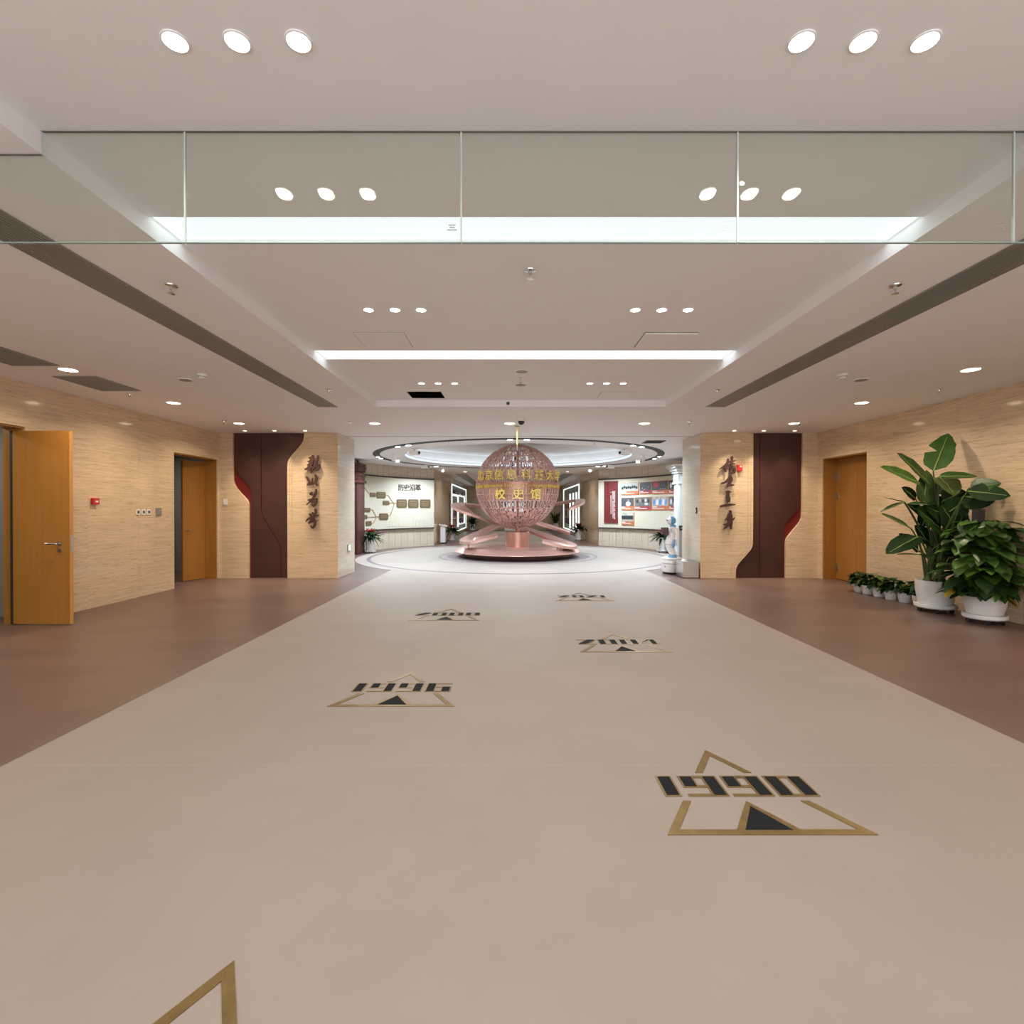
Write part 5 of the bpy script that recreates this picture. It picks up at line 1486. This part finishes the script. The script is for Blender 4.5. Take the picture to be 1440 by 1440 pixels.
# six small pots in a row
sm_pos = [(6.10,8.98),(6.10,8.77),(6.09,8.49),(6.09,8.22),(6.12,7.97),(6.14,7.70)]
ordn = ['first from the door','second from the door','third from the door','fourth from the door','fifth from the door','last, half hidden by the tall plant pot']
V, F = leaf_mesh(.10,.075,.2,.25,5,0,.02,9,shape='heart'); sm_l = {m: MB().add(V,F).mesh('leaf', M[m], True) for m in ('leaf','leaf_d','leaf_b')}
pot_me = MB().lathe([(.072,.0),(.076,.005),(.098,.135),(.104,.14),(.104,.15),(.094,.15),(.09,.125)], 26).mesh('pot', M['pot'], True)
soil_me = MB().cyl((0,0,0), .089, .11, .122, 18).mesh('soil', M['soil'])
for i, (x, y) in enumerate(sm_pos):
    t = thing('small_potted_pothos', 'small leafy plant in a white pot, ' + ordn[i], 'potted plant', (x,y,0), 'row of small potted plants')
    obj('pot', pot_me, parent=t, world=False); obj('soil', soil_me, parent=t, world=False)
    rr_ = random.Random(50+i)
    for k in range(58):
        a = rr_.uniform(0,2*pi); z = rr_.uniform(.165,.34); fr = (z-.165)/.18
        rad = (.13*(1-.55*fr))*rr_.uniform(.3,1.0); el = rr_.uniform(-.7,.5)*(1-fr*.2); az = a+rr_.uniform(-.6,.6)
        d = Vector((cos(az)*cos(el), sin(az)*cos(el), sin(el))); up = Vector((0,0,1))+Vector((cos(az),sin(az),0))*.4
        if z < .18: d = Vector((cos(az),sin(az),-.35)).normalized(); rad = .1
        s = d.cross(up).normalized(); u = s.cross(d)
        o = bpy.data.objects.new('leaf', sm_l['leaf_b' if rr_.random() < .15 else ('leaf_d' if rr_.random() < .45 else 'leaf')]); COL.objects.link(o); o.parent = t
        mw = Matrix(((s.x,d.x,u.x,0),(s.y,d.y,u.y,0),(s.z,d.z,u.z,0),(0,0,0,1)))
        o.matrix_local = Matrix.Translation((rad*cos(a),rad*sin(a),z)) @ mw @ Matrix.Scale(rr_.uniform(1.0,1.45),4)
    st2 = MB()
    for k in range(12):
        a = rr_.uniform(0,2*pi); st2.tube([(.02*cos(a),.02*sin(a),.12),(.05*cos(a),.05*sin(a),.2),(.09*cos(a),.09*sin(a),.27)], .003, 5)
    o = obj('stems', st2, M['stem'], t, world=False); o['kind'] = 'stuff'

# ------------------------------------------------------------------ service robot and its neighbours
RX, RY = X_at(944.5, 11.5), 11.55
rb_ = thing('service_robot', 'white and blue humanoid service robot on a round wheeled base by the right pier', 'robot', (RX, RY, 0))
def rp(cx, cy, Y=RY): return X_at(900+cx/10.29, Y)-RX, Z_at(690+cy/10.29, Y)
# base
obj('wheel_skirt', MB().loft([(0,0,.012,.175,.21),(0,0,.05,.185,.22)], 28), M['rubber'], rb_, True, world=False)
obj('base', MB().loft([(0,0,.045,.195,.235),(0,0,.09,.203,.245),(0,0,.225,.198,.24)], 32), M['robot'], rb_, True, world=False)
obj('base_groove', MB().loft([(0,0,.222,.190,.232),(0,0,.245,.190,.232)], 32), M['robotgrey'], rb_, True, world=False)
obj('base_cover', MB().loft([(0,0,.242,.196,.238),(0,0,.31,.192,.232),(.0,0,.345,.165,.205),(.01,0,.365,.12,.15)], 32), M['robot'], rb_, True, world=False)
obj('bumper', MB().loft([(.02,0,.325,.215,.25),(.02,0,.345,.222,.255),(.02,0,.362,.20,.24)], 32), M['robot'], rb_, True, world=False)
obj('status_lamp', MB().sphere((.02,-.235,.30), .022, 12, 8), M['plastic'], rb_, True, world=False)
obj('sensor', MB().sphere((-.17,-.13,.17), .012, 10, 6), M['rubber'], rb_, True, world=False)
# feet, legs, trunk (side view, facing -x)
obj('feet', MB().loft([(.03,0,.355,.10,.12),(.03,0,.385,.098,.115),(.045,0,.43,.075,.10)], 20), M['robotblue'], rb_, True, world=False)
obj('body', MB().loft([(.045,0,.41,.062,.095),(.03,0,.47,.075,.105),(.0,0,.54,.085,.12),(-.03,0,.62,.09,.13),(-.03,0,.70,.10,.135),(-.005,0,.78,.10,.13),(.01,0,.86,.09,.125),(.015,0,.94,.095,.14),(.03,0,1.02,.085,.145),(.04,0,1.07,.055,.10),(.04,0,1.11,.032,.035)], 24), M['robot'], rb_, True, world=False)
obj('waist_band', MB().loft([(-.033,0,.655,.096,.135),(-.033,0,.663,.096,.135)], 24), M['robotgrey'], rb_, True, world=False)
obj('collar', MB().loft([(.045,0,1.06,.075,.12),(.05,0,1.085,.062,.10),(.045,0,1.105,.04,.05)], 20), M['robotblue'], rb_, True, world=False)
for s in (-1, 1):
    ar = MB().tube(catmull([(.06,.155*s,1.02),(.08,.185*s,.94),(.085,.19*s,.84),(.06,.18*s,.74),(.03,.17*s,.65)],4), [.045]*5+[.042]*4+[.04]*4+[.043]*4, 12)
    a_ = obj('arm', ar, M['robot'], rb_, True, world=False)
    obj('elbow_joint', MB().sphere((.088,.195*s,.84), .034, 12, 8), M['robotgrey'], a_, True, world=False)
    obj('hand', MB().loft([(.0,.185*s,.60,.024,.03),(.0,.19*s,.65,.032,.035),(.015,.19*s,.72,.028,.03),(.03,.19*s,.78,.014,.02)], 12), M['robotblue'], a_, True, world=False)
obj('shoulder_mark', MB().tube(catmull([(-.02,-.13,1.03),(-.03,-.145,.98),(-.01,-.148,.92)],4), .008, 6), M['robotblue'], rb_, world=False)
hd_ = obj('head', MB().sphere((.0,0,1.185), .088, 22, 14, 1.05, 1.0, 1.05), M['robot'], rb_, True, world=False)
cap_ = MB(); prof = [(.001,1.0)]
V = []; F = []; nr, ns = 12, 26      # helmet: part of a slightly larger ball, open at the face (-x)
for i in range(nr+1):
    th_ = pi*i/nr*.74
    for k in range(ns+1):
        ph = -pi*.62 + 2*pi*.62*k/ns if i > 3 else -pi + 2*pi*k/ns
        V.append((.012+.099*sin(th_)*cos(ph), .102*sin(th_)*sin(ph), 1.19+.104*cos(th_)))
for i in range(nr):
    for k in range(ns): F.append((i*(ns+1)+k, (i+1)*(ns+1)+k, (i+1)*(ns+1)+k+1, i*(ns+1)+k+1))
o = obj('helmet', MB().add(V,F), M['robotblue'], hd_, True, world=False); md = o.modifiers.new('thickness','SOLIDIFY'); md.thickness = .01; md.offset = -1
obj('crest', MB().loft([(.01,0,1.27,.05,.03),(.01,0,1.295,.035,.02),(.01,0,1.30,.02,.01)], 14), M['robot'], hd_, True, world=False)
obj('eye', MB().sphere((-.083,-.035,1.20), .014, 10, 6), M['rubber'], hd_, True, world=False)
obj('eye', MB().sphere((-.083,.035,1.20), .014, 10, 6), M['rubber'], hd_, True, world=False)
tb_ = obj('chest_tablet', MB().bevbox(-.20,-.08,-.10,.10,.88,1.04,.008), M['rubber'], rb_, world=False)
obj('tablet_screen', MB().box(-.196,-.084,-.103,-.100,.886,1.034).box(-.203,-.200,-.09,.09,.89,1.03), M['tablet'], tb_, world=False)
# steel box
t = thing('steel_box', 'open-topped satin steel box between the robot and the right pier', 'box', (3.75, 10.98, 0))
obj('walls', MB().box(-.165,-.15,-.25,.20,.012,.35).box(.15,.165,-.25,.20,.012,.35).box(-.15,.15,-.25,-.235,.012,.35).box(-.15,.15,.185,.20,.012,.35), M['mirror'], t, world=False)
obj('base', MB().box(-.175,.175,-.26,.21,0,.014), M['rubber'], t, world=False)
obj('contents', MB().sphere((-.05,.03,.31), .085, 16, 10, .75), M['robot'], t, True, world=False, label='rounded beige item showing over the rim')
obj('wrapping', MB().bevbox(-.14,.14,-.22,.17,.02,.27,.02), M['plastic'], t, world=False)
# standing scanner post
x, Y = X_at(957.3, 12.6), 12.6
t = thing('scanner_post', 'grey standing post with a square black scanner head behind the robot', 'post', (x, Y, 0))
obj('post', MB().bevbox(-.05,.02,-.04,.04,.0,.98,.006), M['robotgrey'], t, world=False)
obj('side_panel', MB().bevbox(.02,.055,-.04,.04,.05,1.0,.004), M['plastic'], t, world=False)
obj('scanner_head', MB().bevbox(-.045,.05,-.06,.02,.93,1.05,.008), M['rubber'], t, world=False)
obj('scanner_window', MB().box(-.02,.03,-.063,-.06,.965,1.01), M['greyplastic'], t, world=False)
obj('foot', MB().bevbox(-.09,.09,-.09,.09,0,.02,.005), M['plastic'], t, world=False)

# ------------------------------------------------------------------ far corridor: lit cases, lectern, display
def display_case(x, sgn, y0, y1, label, bays):
    # recessed case on a corridor wall; sgn = direction into the wall
    t = thing('display_case', label, 'display case', (x, (y0+y1)/2, .1))
    def bx(mb, d0, d1, ya, yb, za, zb):
        xa, xb = x-d1*(-sgn), x-d0*(-sgn); return mb.box(min(xa,xb), max(xa,xb), ya, yb, za, zb)
    obj('surround', bx(bx(bx(bx(MB(),-.03,.0,y0-.35,y0,.07,2.92),-.03,.0,y1,y1+.35,.07,2.92),-.03,.0,y0,y1,.07,.2),-.03,.0,y0,y1,2.75,2.92), M['stone_pale'], t)
    obj('back_panel', bx(MB(), -.012, -.004, y0, y1, .2, 2.75), mat('case_back',(.36,.38,.37),.6), t)
    fr = MB(); w = .10
    for (ya,yb,za,zb) in ((y0,y1,.2,.255),(y0,y1,2.695,2.75),(y0,y0+w*2.2,.255,2.695),(y1-w*2.2,y1,.255,2.695)): bx(fr,-.05,-.012,ya,yb,za,zb)
    obj('led_frame', fr, M['case_led'], t)
    for (ya, yb, za, zb) in bays:
        b = bx(MB(), -.06, -.012, ya, yb, za, zb)
        obj('led_bar', b, M['case_led'], t)
    return t
cl = display_case(DA, -1, 26.0, 34.3, 'white-lit display case on the left corridor wall', [(28.9,29.25,.45,2.25),(26.4,28.9,2.15,2.25),(29.9,33.0,2.2,2.3),(32.8,33.15,1.75,2.2),(32.8,33.15,.55,1.3),(29.9,33.0,.55,.64)])
cr = display_case(DB, 1, 26.0, 34.0, 'white-lit display case on the right corridor wall', [(29.9,30.3,.35,2.35),(28.4,28.75,.35,2.35),(27.0,27.3,.35,2.35)])
ite = 0
bk_m = [mat('award_red',(.30,.05,.06),.5), mat('award_dark',(.06,.06,.07),.5), mat('award_grey',(.45,.46,.48),.4), mat('award_gold',(.45,.30,.10),.4,.6), mat('award_violet',(.18,.14,.22),.5)]
for x, sgn, ys3, s in ((DA,1,(26.7,27.7,30.4,31.6),'left'), (DB,-1,(27.6,29.1,31.2,32.4),'right')):
    for j, y in enumerate(ys3):
        for k, z in enumerate((.75,1.2,1.65,2.35)):
            if s == 'right' and k == 3: continue
            t = thing('framed_award', f'framed certificate in {s} lit case, {["lowest","second","third","topmost"][k]} of its column, column {["nearest","second","third","farthest"][j]}', 'award', (x+.02*sgn, y, z), f'awards in the {s} lit case')
            hh = .34 if k < 3 else .2
            xa, xb = sorted((.0, .05*sgn))
            obj('frame', MB().box(xa,xb,-.32,.32,-hh/2,hh/2), bk_m[(j*3+k*2)%5], t, world=False)
            xa, xb = sorted((.05*sgn, .056*sgn))
            obj('sheet', MB().box(xa,xb,-.26,.26,-hh/2+.05,hh/2-.05), bk_m[(j+k*3+2)%5], t, world=False)
    for z in (.95, 1.4):
        tag(obj('glass_shelf', MB().box(min(x,x+.16*sgn),max(x,x+.16*sgn),ys3[0]-.45,ys3[1]+.45,z,z+.015), M['plastic']), f'narrow white shelf in the {s} lit case, {"lower" if z<1 else "upper"} one', 'shelf', 'shelves in the lit cases')
t = thing('lectern_kiosk', 'slim white lectern sign with tilted top left of the far left potted plant', 'lectern', (-3.0+.1, 21.6, 0))
obj('stand', MB().bevbox(-.10,.10,-.16,.16,.05,.80,.01), M['pot'], t, world=False)
obj('base', MB().bevbox(-.13,.13,-.2,.2,.0,.05,.008), M['rubber'], t, world=False)
obj('tilted_top', MB().add([(-.15,-.22,.78),(.19,-.22,.70),(.19,.22,.70),(-.15,.22,.78),(-.15,-.22,.84),(.19,-.22,.76),(.19,.22,.76),(-.15,.22,.84)],[(0,3,2,1),(4,5,6,7),(0,1,5,4),(1,2,6,5),(2,3,7,6),(3,0,4,7)]), M['mirror'], t, world=False)
t = thing('backlit_wall_display', 'pale backlit picture panel on the far end wall behind the globe', 'display', (.1, YE-.03, 1.2))
obj('housing', MB().box(-.75,.75,-.04,.0,.0,1.2), M['steel'], t, world=False)
for k in range(6): obj('light_panel', MB().box(-.70+k*.235,-.70+k*.235+.20,-.05,-.04,.08,1.12), M['screenlit'], t, world=False)
t = thing('white_counter', 'low white counter at the end of the corridor behind the globe', 'counter', (-.05, 34.6, 0))
obj('body', MB().bevbox(-.45,.45,-.3,.3,.0,.40,.02), M['pot'], t, world=False)
obj('top', MB().bevbox(-.5,.5,-.35,.35,.40,.44,.01), M['plastic'], t, world=False)

bpy.data.objects.remove(FONT_O)
